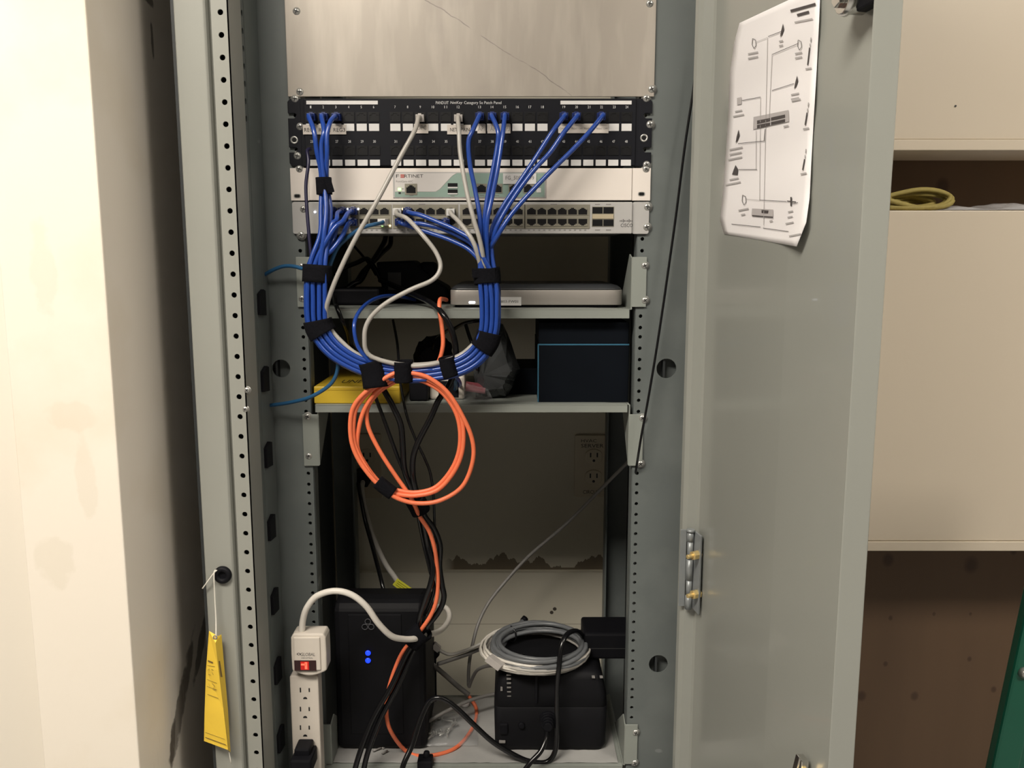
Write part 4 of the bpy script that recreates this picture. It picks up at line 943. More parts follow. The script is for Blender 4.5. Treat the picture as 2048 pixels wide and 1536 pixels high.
for j, yc in enumerate((1386, 1424, 1461, 1500)):
    m = M(); zz_ = ZZ(yc, pd); xc = P(610, yc, pd).x
    for dx, hh in ((-0.0062, 0.0035), (0.0062, 0.0029)): m.box((xc+dx-.0009, pd-0.0003, zz_+.0045-hh), (xc+dx+.0009, pd+0.0005, zz_+.0045+hh))
    c2 = [(xc+0.0030*math.cos(t), zz_-.0090+0.0030*math.sin(t)) for t in [math.pi*i/10 for i in range(11)]]
    m.prism(c2, pd-0.0003, pd+.0005); m.build('socket', 'port', ps)
m = M(); m.tube(cr(white_cord, 8), 0.0044, 12); m.build('power_cord', 'cordwhite', ps)
bp = thing('power_plug', P(598, 1536, 1.09), 'black angled plug pushed into the lowest visible socket of the power strip', 'plug')
m = M(); pbx(m, 588, 1499, 619, 1522, 1.090, pd-0.0005); pbx(m, 580, 1522, 622, 1552, 1.078, pd-0.0005); m.build('plug_body', 'blackpl', bp, bevel=0.0025)
m = M(); m.tube(cr([P(600, 1540, 1.09), P(598, 1580, 1.09), P(596, 1640, 1.10), P(590, 1720, 1.12)], 6), 0.004); m.build('cord', 'cordblack', bp)

# ------------------------------------------------------------------ upper shelf contents
md = thing('cable_modem', (P(1070, 600, 1.2).x, 1.28, zU), 'flat silver modem with dark top and white status light, on the upper shelf', 'modem')
mf = 1.195; a, b = P(900, 595, mf).x, P(1246, 595, mf).x; z0 = zU+0.0035; z1 = ZZ(580, mf)
m = M(); out_ = rrect(a, b, mf, mf+0.19, 0.012, 6); m.prism(out_, z0, z1, 'z', True); m.build('case', 'silver', md, bevel=0.0012)
m = M(); m.rings([[Vector((x_, y_, z_)) for x_, y_ in rrect(a+i_, b-i_, mf+i_, mf+.190-i_, 0.012, 6)] for i_, z_ in ((.001, z1-.0005), (.0015, z1+.002), (.006, z1+.0060), (.012, z1+.0075))], True, True); m.build('top_cover', 'dktop', md)
m = M(); m.prism(rrect(a+.006, b-.006, mf+.004, mf+.18, 0.01, 5), zU, z0+0.0005, 'z'); m.build('base', 'blackpl', md)
m = M(); a = P(944, 605, mf-.001); m.prism(rrect(a.x-.0046, a.x+.0046, a.z-.0017, a.z+.0017, .0016), mf-.0006, mf+.0004); m.build('status_light', 'ledw', md)
m = M(); pbx(m, 992, 594, 1042.5, 611, mf-.0006, mf); st = m.build('sticker', 'white', md)
m = M(); 
def xm(p): return P(p, 603, mf).x
m.text('0803-FW01', xm(998), xm(1036), ZZ(605.5, mf), ZZ(600.5, mf), mf-.0006); m.build('printed_text', 'ink', st)
m = M(); m.text('cisco', P(1050, 565, 1.25).x, P(1090, 565, 1.25).x, 0, 0, 0, fn=lambda u, w: (P(1050, 568, 1.26).x+u*0.03, 1.25+w*0.008, z1+0.0078)); m.build('printed_logo', 'faint', md)
# black adapter leaning at the back left, with its tangled leads
ad = thing('power_adapter', S(800, 612, zU) if False else Vector((P(800, 590, 1.3).x, 1.32, zU)), 'large black power adapter tilted against the back of the upper shelf', 'adapter')
m = M(); d0 = 1.30
m.prism([(P(x, y, d0).x, P(x, y, d0).z) for x, y in ((751, 524), (826, 521), (838, 532), (868, 560), (895, 575), (900, 604), (770, 604), (762, 570))], d0, d0+0.07); m.build('case', 'blackpl', ad, bevel=0.004)
m = M(); pbx(m, 838, 524, 870, 560, 1.31, 1.36); m.build('plug_block', 'blackpl', ad, bevel=0.006)
m = M(); pbx(m, 776, 545, 802, 580, d0-0.0006, d0+.001); m.build('rating_label', 'chassis', ad)
bb = thing('power_brick', Vector((P(700, 600, 1.27).x, 1.28, zU)), 'low black power brick lying at the left end of the upper shelf', 'adapter')
m = M(); x0, x1 = P(662, 600, 1.25).x, P(760, 600, 1.25).x; m.box((x0, 1.25, zU), (x1, 1.33, ZZ(577, 1.25))); m.build('case', 'blackpl', bb, bevel=0.004)
for i, (pts, r, lb) in enumerate((
    ([(772, 470, 1.38), (768, 485, 1.37), (752, 512, 1.35), (736, 535, 1.33), (722, 560, 1.31), (705, 568, 1.30), (692, 580, 1.295)], 0.0040, 'black lead falling from behind the switch into the upper shelf tangle, left one'),
    ([(782, 470, 1.40), (780, 490, 1.39), (765, 505, 1.37), (745, 525, 1.35), (725, 545, 1.34), (712, 565, 1.32), (700, 575, 1.30)], 0.0038, 'black lead falling from behind the switch into the upper shelf tangle, right one'),
    ([(668, 548, 1.27), (690, 535, 1.28), (715, 525, 1.30), (735, 518, 1.32), (752, 540, 1.33), (762, 560, 1.33)], 0.0036, 'black lead crossing sideways through the upper shelf tangle'),
    ([(708, 492, 1.38), (724, 510, 1.36), (740, 530, 1.34), (752, 550, 1.33)], 0.0020, 'short thin black lead crossing the tangle at the back of the upper shelf'),
    ([(668, 590, 1.20), (672, 610, 1.150), (684, 640, 1.145), (694, 665, 1.17), (700, 700, 1.22)], 0.0030, 'black lead dropping over the left end of the upper shelf lip'))):
    bk([P(*q) for q in pts], r, lb, nm='adapter_lead')

# ------------------------------------------------------------------ middle shelf contents
def carton(name, x0, x1, d0, d1, z0, z1, mt, label, cat='box', bev=0.0012):
    t = thing(name, ((x0+x1)/2, (d0+d1)/2, z0), label, cat); m = M(); m.box((x0, d0, z0), (x1, d1, z1)); m.build('carton', mt, t, bevel=bev); return t
yd = 1.172
x0, x1 = P(628, 790, yd).x, P(800, 790, yd).x; z1 = ZZ(773, yd)
yb_ = carton('yellow_box', x0, x1, yd, yd+0.19, zM, z1, 'yellow', 'flat yellow carton with black lettering at the left end of the middle shelf')
m = M(); q0 = S(680, 768, z1); q1 = S(738, 768, z1)
m.text('UNEO', 0, 0, 0, 0, 0, fn=lambda u, w: (S(682, 765, z1).x+u*0.043, 1.205+w*0.03, z1+0.0003)); m.build('printed_text', 'ink', yb_)
m = M(); m.box((x0+.001, yd-0.0004, z1-0.0052), (x1-.001, yd+.001, z1-.0045)); m.build('lid_seam', mat('yellow_seam', (0.5, 0.33, 0.02), 0.5), yb_)
nd = 1.182; x0, x1 = P(1076, 750, nd).x, P(1257, 750, nd).x; z1 = ZZ(645, nd); zs_ = ZZ(689, nd)
nb = thing('navy_box', ((x0+x1)/2, nd+.08, zM), 'tall navy-black carton with blue edge lines at the right end of the middle shelf', 'box')
m = M(); m.box((x0, nd, zM), (x1, nd+0.17, zs_-.0004)); m.build('carton', 'navybox', nb, bevel=0.0008)
m = M(); m.box((x0+.0008, nd+.0008, zs_+.0004), (x1-.0008, nd+0.169, z1)); m.build('lid', 'navybox', nb, bevel=0.0008)
m = M(); m.box((x0-.0002, nd-.0004, zs_-.0010), (x1, nd+.002, zs_+.0008)); m.box((x0-.0006, nd-.0004, zM+.0005), (x0+.0010, nd+.003, zs_)); m.build('edge_line', 'blueedge', nb)
ld = 1.25; x0, x1 = P(985, 760, ld).x, P(1110, 760, ld).x
carton('low_black_box', x0, x1, ld, ld+0.12, zM, ZZ(737, ld), 'navybox', 'low black carton behind the navy box, only its left part showing')
# white adapter with black face
wd = 1.205; wa = thing('wall_adapter', (P(895, 790, wd).x, wd+.02, zM), 'white boxy wall adapter with a black square face, behind the orange coil', 'adapter')
x0, x1 = P(858, 780, wd).x, P(930, 780, wd).x; m = M(); m.box((x0, wd, zM), (x1, wd+0.045, ZZ(751, wd))); m.build('case', 'strip', wa, bevel=0.004)
m = M(); pbx(m, 877, 762, 917, 795, wd-.0008, wd+.001); m.build('black_face', 'blackpl', wa, bevel=.0005)
bd = 1.19; ba = thing('transformer', (P(828, 790, bd).x, bd+.02, zM), 'small black transformer block beside the yellow carton', 'adapter')
x0, x1 = P(818, 780, bd).x, P(856, 780, bd).x; m = M(); m.box((x0, bd, zM), (x1, bd+0.05, ZZ(758, bd))); m.build('case', 'blackpl', ba, bevel=0.003)
def lump(name, pts, d0, d1, mt, label, cat, seed=1, amp=0.006, nz=7):
    """crumpled soft bag: rows of outline narrowing in depth"""
    rnd = random.Random(seed); m = M(); rs = []; n = len(pts); cx = sum(P(x, y, d0).x for x, y in pts)/n; cz = sum(P(x, y, d0).z for x, y in pts)/n
    for k in range(nz):
        t = k/(nz-1); s = math.sin(math.pi*(0.12+0.76*t))**0.5; dd = d0+(d1-d0)*t; ring = []
        base = [P(x, y, d0) for x, y in pts]
        for j in range(n):
            for e in range(4):
                p = base[j].lerp(base[(j+1) % n], e/4)
                ring.append(Vector((cx+(p.x-cx)*s+rnd.uniform(-amp, amp)*.5, dd+rnd.uniform(-amp, amp)*.6, max(zM+0.0005, cz+(p.z-cz)*s+rnd.uniform(-amp, amp)*.5))))
        rs.append(ring)
    m.rings(rs, True, False); o = m.build(name, mt); return tag(o, label, cat)
lump('plastic_bag', [(950, 806), (1012, 806), (1028, 770), (1040, 745), (1006, 650), (975, 645), (945, 720)], 1.20, 1.27, 'bag', 'smoky dark plastic bag standing in a peak on the middle shelf', 'bag', 3, 0.004)
lump('black_pouch', [(822, 720), (830, 692), (850, 676), (880, 672), (900, 690), (905, 725), (880, 800), (845, 800)], 1.27, 1.32, 'blackpl', 'rounded black pouch at the back of the middle shelf, left of the orange lead', 'bag', 5, 0.003)
lump('zip_bag', [(925, 808), (985, 808), (975, 785), (930, 772)], 1.175, 1.21, 'bagclear', 'crumpled clear bag of small parts at the front of the middle shelf', 'bag', 8, 0.004)
m = M(); a = P(951, 775, 1.20); m.obox(a, (0.014, 0, -0.002), (0, 0.012, 0.004), (0, -0.0005, 0.0012)); tag(m.build('label_card', 'pink'), 'dull red card strip lying over the clear bag on the middle shelf', 'card')
for pts, lb in (([(905, 660, 1.24), (925, 648, 1.22), (945, 643, 1.22), (975, 640, 1.24)], 'thin black lead under the modem shelf reaching right behind the loop'),
                ([(930, 645, 1.22), (938, 670, 1.21), (948, 700, 1.20), (955, 740, 1.205)], 'thin black lead dropping behind the right side of the loop'),
                ([(905, 655, 1.17), (885, 668, 1.2), (872, 680, 1.25), (866, 700, 1.27)], 'thin black lead bending into the black pouch')):
    bk([P(*q) for q in pts], 0.0026, lb, nm='adapter_lead')

# ------------------------------------------------------------------ wall outlets and what plugs in
def outlet(px0, py0, px1, py1, label, txt):
    od = 1.556; x0, x1 = P(px0, 930, od).x, P(px1, 930, od).x; z1, z0 = ZZ(py0, od), ZZ(py1, od)
    t = thing('wall_outlet', ((x0+x1)/2, 1.56, z0), label, 'outlet')
    m = M(); m.prism(rrect(x0, x1, z0, z1, .003), od-0.002, 1.56); m.build('cover_plate', 'outlet', t, bevel=0.0015)
    for yc in (py0+(py1-py0)*.345, py0+(py1-py0)*.68):
        zc_ = ZZ(yc, od); xc = (x0+x1)/2+0.003; m = M(); o2 = [(xc+max(-.0155, min(.0155, .0175*math.cos(a_))), zc_+.0145*math.sin(a_)) for a_ in [2*math.pi*i/24 for i in range(24)]]
        m.prism(o2, od-0.0045, od-0.001); r_ = m.build('receptacle', 'outlet', t, bevel=0.001)
        m = M(); f = od-0.0045
        for dx in (-.0062, .0062): m.box((xc+dx-.0013, f-.0003, zc_-.001), (xc+dx+.0013, f+.0005, zc_+.0075))
        m.cyl((xc, f-.0003, zc_-.0075), (xc, f+.0005, zc_-.0075), .0026, n=12); m.build('slots', 'port', r_)
    if txt:
        m = M(); w = x1-x0
        m.text('HVAC', x0+w*.18, x0+w*.62, z1-.0135, z1-.0075, od-.002, .0003); m.text('SERVER', x0+w*.18, x0+w*.82, z1-.0235, z1-.0165, od-.002, .0003)
        m.text('CIRCUIT', x0+w*.25, x0+w*.75, z0+.006, z0+.013, od-.002, .0003); m.build('handwriting', 'ink', t)
    return t
outlet(1149, 870, 1219, 993, 'ivory duplex wall outlet with handwriting on the wall behind the rack, right side', True)
outlet(700, 868, 764, 996, 'ivory duplex wall outlet on the wall behind the rack, left side behind the orange coil', False)
lp = cable('power_cord', [P(728, 958, 1.53), P(724, 975, 1.50), P(729, 1013, 1.48), P(746, 1072, 1.45), P(769, 1124, 1.40), P(790, 1155, 1.37), P(802, 1172, 1.36), P(830, 1200, 1.355), P(850, 1240, 1.36)], 0.0046, 'greydk' if False else 'grey', 'pale grey power cord with yellow tag hanging from the left wall outlet')
m = M(); a, b = P(790, 1163, 1.335), P(838, 1196, 1.335); t = (b-a).normalized(); n = t.cross(Vector((0, 1, 0))).normalized(); m.obox((a+b)/2, (b-a)/2, n*0.0068, (0, .0006, 0))
m.build('yellow_label', 'ylabel', lp); m = M()
for k in (-0.35, 0, 0.35): m.obox((a+b)/2+n*0.0068*k*1.4+Vector((0, -.0007, 0)), (b-a)*0.42, n*0.0006, (0, .0001, 0))
m.build('label_print', mat('olive_print', (0.25, 0.24, 0.02), .5), lp)
m = M(); a = P(728, 952, 1.545); m.box((a.x-.012, 1.515, a.z-.014), (a.x+.012, 1.5515, a.z+.014)); m.build('plug', 'blackpl', lp, bevel=0.003)
bk([P(716, 965, 1.50), P(721, 993, 1.47), P(731, 1043, 1.45), P(746, 1097, 1.42), P(764, 1166, 1.37), P(770, 1200, 1.36)], 0.0036, 'black power cord hanging from the left wall outlet to the battery unit')
# pale cable crossing from the right upright to the shelf
def gc(pts, r, lb, mt='greydk', plugs=()): return cable('network_cable', [P(*q) for q in pts], r, mt, lb, None, plugs)
gc([(1275, 905, 1.30), (1250, 930, 1.32), (1200, 980, 1.38), (1130, 1050, 1.42), (1060, 1110, 1.43), (1010, 1164, 1.42), (977, 1206, 1.40), (957, 1246, 1.38), (945, 1290, 1.36), (938, 1331, 1.35), (937, 1371, 1.345)], 0.0029, 'grey network cable slanting from the right rail down behind the shelf')
gc([(872, 1294, 1.33), (885, 1304, 1.33), (902, 1309, 1.33), (925, 1303, 1.33), (950, 1293, 1.33), (985, 1275, 1.335)], 0.0027, 'grey network cable ending in a loose plug right of the left battery unit', 'grey', [(P(876, 1297, 1.33), (-1, 0, 0.9), 'clear', 1)])
gc([(875, 1328, 1.32), (900, 1320, 1.33), (930, 1310, 1.335), (960, 1298, 1.34), (990, 1290, 1.34)], 0.0034, 'grey cable lying under the loose plug cable', 'greydk')
gc([(1000, 1333, 1.25), (975, 1332, 1.28), (955, 1340, 1.31), (944, 1358, 1.33), (938, 1374, 1.335)], 0.0028, 'short grey cable hooking left off the cable coil', 'greydk')
gc([(1395, 100, 1.150), (1388, 170, 1.150), (1370, 290, 1.150), (1352, 430, 1.150), (1338, 530, 1.150), (1325, 620, 1.150), (1312, 705, 1.150), (1296, 800, 1.150), (1283, 870, 1.150), (1275, 920, 1.155), (1268, 965, 1.19), (1262, 990, 1.24)], 0.0017, 'thin black wire hanging down the right rack rail beside the door', 'cordblack')

# ------------------------------------------------------------------ left battery unit (tower)
def loft(m, secs, smooth=True):
    m.rings(secs, True, smooth)
u1 = thing('battery_backup', (P(758, 1500, 1.2).x, 1.27, zB+.001), 'tall black tower battery unit with two blue lights, bottom shelf left', 'battery backup')
uf = 1.20; x0, x1 = P(672, 1420, uf).x, P(852, 1420, uf).x; zt_ = ZZ(1208, uf)
prof = [(uf+.004, zB+.001), (uf, zB+.012), (uf, zt_-.012), (uf+.006, zt_), (uf+.03, zt_+.003), (uf+.10, zt_-.016), (uf+.15, zt_-.040), (uf+.155, zB+.001)]
m = M(); m.prism(prof, x0, x1, 'x'); m.build('case', 'upsblack', u1, bevel=0.009)
m = M(); m.box((P(700, 1400, uf-.002).x, uf-0.0012, zB+.03), (P(806, 1400, uf-.002).x, uf+.001, zt_-.016)); fp_ = m.build('front_panel', 'upsblack', u1, bevel=0.0025)
for y in (1306, 1321):
    m = M(); a = P(736, y, uf-.003); m.rings([[(a.x+r_*math.cos(2*math.pi*i/16), uf-.003-dy, a.z+r_*math.sin(2*math.pi*i/16)) for i in range(16)] for r_, dy in ((.0042, 0), (.0040, .0008), (.0006, .0010))], True); m.build('status_light', 'ledb', fp_)
m = M(); a = P(736, 1250, uf-.003)
for k in range(3):
    an = math.radians(90+120*k); c_ = Vector((a.x+.0055*math.cos(an), uf-.0034, a.z+.0055*math.sin(an))); m.tube([c_+Vector((.0042*math.cos(t), 0, .0042*math.sin(t))) for t in [2*math.pi*i/14 for i in range(14)]], 0.0005, 5, False, True)
m.build('embossed_logo', mat('dull_grey_emboss', (0.10, 0.10, 0.11), 0.4), fp_)

# ------------------------------------------------------------------ right battery unit
u2 = thing('battery_backup', (P(1100, 1500, 1.2).x, 1.27, zB+.001), 'squat black battery unit with cable coils on top, right side of bottom shelf', 'battery backup')
x0, x1 = P(988, 1430, uf).x, P(1215, 1430, uf).x; zt2 = ZZ(1348, uf); zsplit = ZZ(1415, uf)
m = M()
def sec(z, in_, dep, r_): return [Vector((p[0], p[1], z)) for p in rrect(x0+in_, x1-in_, uf+in_*.6, uf+dep, r_, 5)]
m.rings([sec(zB+.001, .006, .165, .010), sec(zB+.010, .001, .17, .012), sec(zsplit-.001, 0, .17, .012), sec(zsplit, .0012, .17, .012)], True); m.build('base', 'upsblack', u2)
m = M(); m.rings([sec(zsplit, .0012, .17, .012), sec(zsplit+.001, 0.0, .17, .012), sec(zsplit+.020, .0015, .168, .012), sec(zt2-.012, .006, .165, .014), sec(zt2-.003, .012, .16, .014), sec(zt2, .020, .15, .014)], True); tp = m.build('upper_case', 'upsblack', u2)
m = M(); pbx(m, 1070, 1352, 1076, 1408, uf-.002, uf+.006); m.build('front_rib', 'blackpl', u2, bevel=.0015)
m = M()
for k in range(6): pbx(m, 1013+k*.3, 1350+k*8.4, 1022, 1351.3+k*8.4, uf-0.0004, uf+.004)
pbx(m, 1001, 1376, 1005, 1382, uf-.0004, uf+.004); m.build('printed_marks', 'faint', u2)
m = M(); pbx(m, 998, 1448, 1016, 1470, uf-.003, uf+.002); m.build('power_button', 'blackpl', u2, bevel=.002)
m = M(); pbx(m, 998, 1483, 1011, 1487, uf-.003, uf+.002); m.build('nameplate', 'faint', u2, bevel=.0008)
m = M(); a = P(1043, 1450, uf); m.cyl(a+Vector((0, .001, 0)), a+Vector((0, -.004, 0)), .0055, .0045, n=20); m.build('breaker_button', 'blackpl', u2, bevel=.001)
m = M(); a0 = P(1171, 1352, uf+.004)
for x in (1187, 1203): pbx(m, x-3, 1355, x+3, 1356.5, uf-.0004, uf+.006)
m.build('top_marks', 'faint', u2)
# black brick on the right battery unit
br = thing('power_brick', (P(1215, 1310, 1.30).x, 1.27, zt2), 'black power brick resting on the right battery unit against the rail', 'adapter')
m = M(); x0, x1 = P(1168, 1300, 1.245).x, P(1266, 1300, 1.245).x; zb_ = zt2+.0005
m.box((x0, 1.245, zb_), (x1, 1.31, zb_+.043)); m.build('case', 'blackpl', br, bevel=0.004)
m = M(); m.box((x0+.01, 1.2445, zb_+.018), (x1-.004, 1.246, zb_+.0188)); m.build('case_seam', 'chassis', br)

# cable coils on the right battery unit
def coil(cx, cy, z, rx, ry, n, r, seed, amp, wob=0.0):
    rnd = random.Random(seed); pts = []
    K = 26
    ph = [rnd.uniform(0, 6.28) for _ in range(4)]
    for i in range(n*K+1):
        t = i/K; a_ = 2*math.pi*t; k_ = int(t)
        e = amp*(math.sin(t*5.1+ph[0])+0.6*math.sin(t*2.3+ph[1])); dzz = wob*(math.sin(t*4.3+ph[2])*.5+.5)
        pts.append(Vector((cx+(rx+e)*math.cos(a_), cy+(ry+e)*math.sin(a_), z+dzz)))
    return pts
cc = S(1072, 1300, zt2+.012)
pts = coil(cc.x+.006, cc.y-.004, zt2+.016, .068, .066, 7, .0036, 2, .0045, .012); m = M(); m.tube(pts, .0036, 8)
dkc = mat('dark_grey_cable_jacket', (0.135, 0.142, 0.15), 0.35, 0, 0.12, 60)
e0 = pts[-1]; c1 = m.build('cable_coil', dkc); tag(c1, 'coil of dark grey cable tied with black ties, inner coil on the right battery unit', 'cable coil')
m = M(); a = P(1016, 1280, 1.30); b = P(1052, 1237, 1.36); m.tube(cr([P(1003, 1300, 1.29), P(1012, 1280, 1.31), P(1030, 1258, 1.34), P(1046, 1242, 1.36)], 5), .0042); m.build('cable_end', dkc, c1)
m = M(); m.cyl(P(1046, 1242, 1.36), P(1051, 1236, 1.365), .0056, n=12); m.build('end_connector', 'blackpl', c1)
for x, y in ((1022, 1268), (1043, 1326)):
    q = S(x, y, zt2+.016); m = M(); dv = Vector((q.x-cc.x, q.y-cc.y, 0)).normalized()
    ring = [q+dv*(.013*math.cos(t))+Vector((0, 0, .013*math.sin(t))) for t in [2*math.pi*i/18 for i in range(18)]]
    m.tube(ring, .0016, 6, False, True); m.build('cable_tie', 'cordblack', c1)
pts = coil(cc.x, cc.y, zt2+.006, .079, .072, 3, .0024, 5, .0035, .010); m = M(); m.tube(pts, .0025, 8); c2 = m.build('cable_coil', 'grey'); tag(c2, 'loose coil of white network cable under the dark grey coil', 'cable coil')
pts = coil(cc.x-.002, cc.y, zt2+.012, .083, .075, 4, .0022, 9, .0040, .010); m = M(); m.tube(pts, .0022, 8); c2 = m.build('cable_coil', 'cordwhite'); tag(c2, 'loose coil of cream network cable, outermost ring on the right battery unit', 'cable coil')
q = S(990, 1325, zt2+.02); m = M(); m.obox(q, (.010, -.004, -.006), (.003, .004, 0), (.003, 0, .004)); m.build('plug', MT.setdefault('plugc', mat('cloudy_plug_plastic', (0.42, 0.39, 0.37), 0.25)), c2, bevel=.0006)

# bag of screws, loose cable and bits on the bottom shelf
sc0 = S(878, 1465, zB+.002)
rnd = random.Random(4)
for i in range(16):
    x, y = sc0.x+rnd.uniform(-.026, .026), sc0.y+rnd.uniform(-.028, .030); an = rnd.uniform(0, 3.14); L = rnd.choice((.016, .022, .028)); z = zB+.006+rnd.uniform(0, .006)
    dv = Vector((math.cos(an), math.sin(an), rnd.uniform(-.1, .1))); m = M(); p = Vector((x, y, z)); m.cyl(p-dv*L/2, p+dv*L/2, .0015, n=8); m.cyl(p+dv*L/2, p+dv*(L/2+.0022), .0040, .0030, n=12)
    tag(m.build('loose_screw', 'zinc'), 'small steel screw inside the clear bag on the bottom shelf', 'screw', 'screws in the clear bag')
m = M(); nx = 18; vs = []
for s_ in (1, -1):
    for j in range(nx+1):
        for i in range(nx+1):
            u, v = i/nx*2-1, j/nx*2-1; e_ = max(0, (1-u*u)*(1-v*v))
            vs.append((sc0.x+.012+u*.05+rnd.uniform(-1, 1)*.0008, sc0.y+.004+v*.045+rnd.uniform(-1, 1)*.0008, zB+.0040+(0.0155*e_**.6*(1 if s_ > 0 else 0.05))+rnd.uniform(0, .0016)))
k_ = (nx+1)**2
fs = [(j*(nx+1)+i, j*(nx+1)+i+1, (j+1)*(nx+1)+i+1, (j+1)*(nx+1)+i) for j in range(nx) for i in range(nx)]
m.add(vs[:k_], fs, True); m.add(vs[k_:], fs, True); tag(m.build('zip_bag', 'bagclear'), 'clear zip bag holding small screws, inside the ring of orange cable', 'bag')
a = cable('network_cable', [S(764, 1497, zB+.003), S(795, 1480, zB+.004), S(824, 1463, zB+.010), P(880, 1429, 1.25), P(937, 1402, 1.28), P(975, 1391, 1.30), P(1000, 1386, 1.31)], 0.0028, 'greydk', 'flat grey lead with bare forked end lying diagonally across the bottom shelf')
m = M(); 
for dx in (0, 9): m.cyl(S(766+dx, 1494+dx*.8, zB+.004), S(746+dx*2, 1502+dx*.6, zB+.004), .0014, n=8)
m.build('bare_prong', 'greydk', a)
m = M(); a = S(930, 1408, zB+.006); m.rings([[(a.x+r_*math.cos(2*math.pi*i/16), a.y+r_*.8*math.sin(2*math.pi*i/16), a.z+dz) for i in range(16)] for r_, dz in ((.004, -.005), (.0075, -.002), (.0075, .002), (.004, .005))], True)
tag(m.build('cable_cap', 'white'), 'small white rounded cap lying beside the orange cable', 'cap')
m = M(); p = S(852, 1532, zB+.001); m.box((p.x-.012, p.y-.01, zB+.001), (p.x+.010, p.y+.012, zB+.014)); q = S(852, 1512, zB+.001)
m.cyl((p.x, p.y+.004, zB+.012), (p.x+.001, p.y+.006, zB+.022), .006, .004, n=12); tag(m.build('power_plug', 'blackpl', bevel=.002), 'stubby black plug standing at the front of the bottom shelf', 'plug')
m = M(); a = P(868, 1310, 1.35); m.prism([(a.x-.009, a.z-.004), (a.x, a.z-.010), (a.x+.010, a.z+.002), (a.x+.003, a.z+.009)], 1.345, 1.357); m.cyl((a.x, 1.35, zB), (a.x, 1.351, a.z), .004, n=8)
tag(m.build('cable_clip', 'blackpl', bevel=.001), 'small black clip beside the loose network plug', 'clip')

# ------------------------------------------------------------------ yellow tag on a string
st = thing('hang_tag', P(436, 1500, 1.035), 'folded yellow card tag hanging by white string from the grommet', 'tag')
m = M(); L_ = [(418, 1262), (412, 1340), (409, 1430), (408, 1482)]; Rg = [(431, 1286), (437, 1340), (447, 1420), (456, 1500)]; Rt = [(443, 1269), (449, 1340), (456, 1420), (461, 1504)]
vs = []
for a, b, c in zip(L_, Rg, Rt): vs += [P(a[0], a[1], 1.036), P(b[0], b[1], 1.024), P(c[0], c[1], 1.038)]
m.add(vs, [(3*i, 3*i+1, 3*i+4, 3*i+3) for i in range(3)]+[(3*i+1, 3*i+2, 3*i+5, 3*i+4) for i in range(3)])
m.add([P(418, 1262, 1.036), P(431, 1286, 1.024), P(436, 1272, 1.032)], [(0, 1, 2)]); m.add([P(431, 1286, 1.024), P(436, 1272, 1.032), P(443, 1269, 1.038)], [(0, 1, 2)])
m.build('card', 'tag', st, solid=0.0004)
m = M()
def tg(x, y): return P(x, y, 1.0235+0.0125*max(0, (1-(x-412)/32))*0.85)+Vector((0, -.0008, 0))
def tl(x0, y0, x1, y1, w=1.4):
    m.add([tg(x0, y0-w/2), tg(x1, y1-w/2), tg(x1, y1+w/2), tg(x0, y0+w/2)], [(0, 1, 2, 3)])
tl(416, 1321, 426, 1325, 3.2); tl(415, 1330, 430, 1333, .8); tl(414, 1358, 434, 1366, .8); tl(415, 1388, 437, 1396, 1.0); tl(414, 1372, 434, 1379, .8); tl(411, 1464, 450, 1478, .8); tl(411, 1474, 452, 1489, 1.6); tl(411, 1464, 411, 1474, .8)
for a_ in ((416, 1340, 419, 1337), (419, 1337, 417, 1348), (417, 1348, 421, 1349), (423, 1338, 427, 1340), (423, 1338, 424, 1344), (424, 1344, 427, 1349), (418, 1366, 420, 1374), (424, 1366, 430, 1372), (430, 1372, 426, 1378), (426, 1378, 432, 1380)): tl(*a_, 1.1)
m.add([P(437.5, 1322, 1.026), P(440, 1322, 1.028), P(445, 1354, 1.028), P(441.5, 1354, 1.026)], [(0, 1, 2, 3)])
m.build('printed_text', mat('brown_print', (0.16, 0.10, 0.03), .6), st)
m = M(); m.tube(cr([P(431, 1140, 1.040), P(428, 1150, 1.037), P(430, 1200, 1.038), P(432, 1240, 1.036), P(432, 1276, 1.028)], 6), 0.0009, 6); m.build('string', 'string', st); m = M(); m.tube(cr([P(434, 1140, 1.040), P(427, 1147, 1.038), P(416, 1162, 1.038), P(405, 1177, 1.040)], 5), 0.0009, 6); m.build('string_end', 'string', st); m = M(); m.tube([P(457, 1498, 1.036), P(461, 1520, 1.038), P(462, 1527, 1.038)], 0.0007, 6)
m.build('string_end', 'string', st)
a = P(431, 1274, 1.029); m = M(); m.rings([[(a.x+r_*math.cos(2*math.pi*i/16), a.y-.0012, a.z+r_*math.sin(2*math.pi*i/16)) for i in range(16)] for r_ in (.0016, .0030)], False); m.build('eyelet', 'greydk', st, solid=.0004)

# ------------------------------------------------------------------ beige cabinets on the right
def beige(y0, y1, label, top=None):
    d = 1.43; z1 = ZZ(y0, d) if top is None else top; z0 = ZZ(y1, d)
    t = thing('wall_cabinet', (0.95, 1.44, z0), label, 'cabinet'); X0, X1 = 0.50, 1.75
    m = M(); m.box((X0, d+.004, z0), (X1, 1.58, z1)); m.build('body', 'beige', t, bevel=.001)
    m = M(); m.box((X0, d, z0+.0175), (X1, d+.0045, z1)); m.build('door_panel', 'beige', t, bevel=.0015)
    m = M(); m.box((X0, d-.003, z0), (X1, d+.0045, z0+.0170)); m.build('bottom_lip', 'beige', t, bevel=.0012)
    return z1, t
_, tb = beige(-90, 301, 'upper beige metal wall cabinet at the right, above the dark gap', 2.25)
m = M(); a = P(1911, 212, 1.4295); m.cyl(a, a+Vector((0, -.0008, 0)), .0016, n=10); m.build('paint_chip', 'chassis', tb)
zc1, _ = beige(421, 1101, 'lower beige metal wall cabinet at the right, with rope on top')
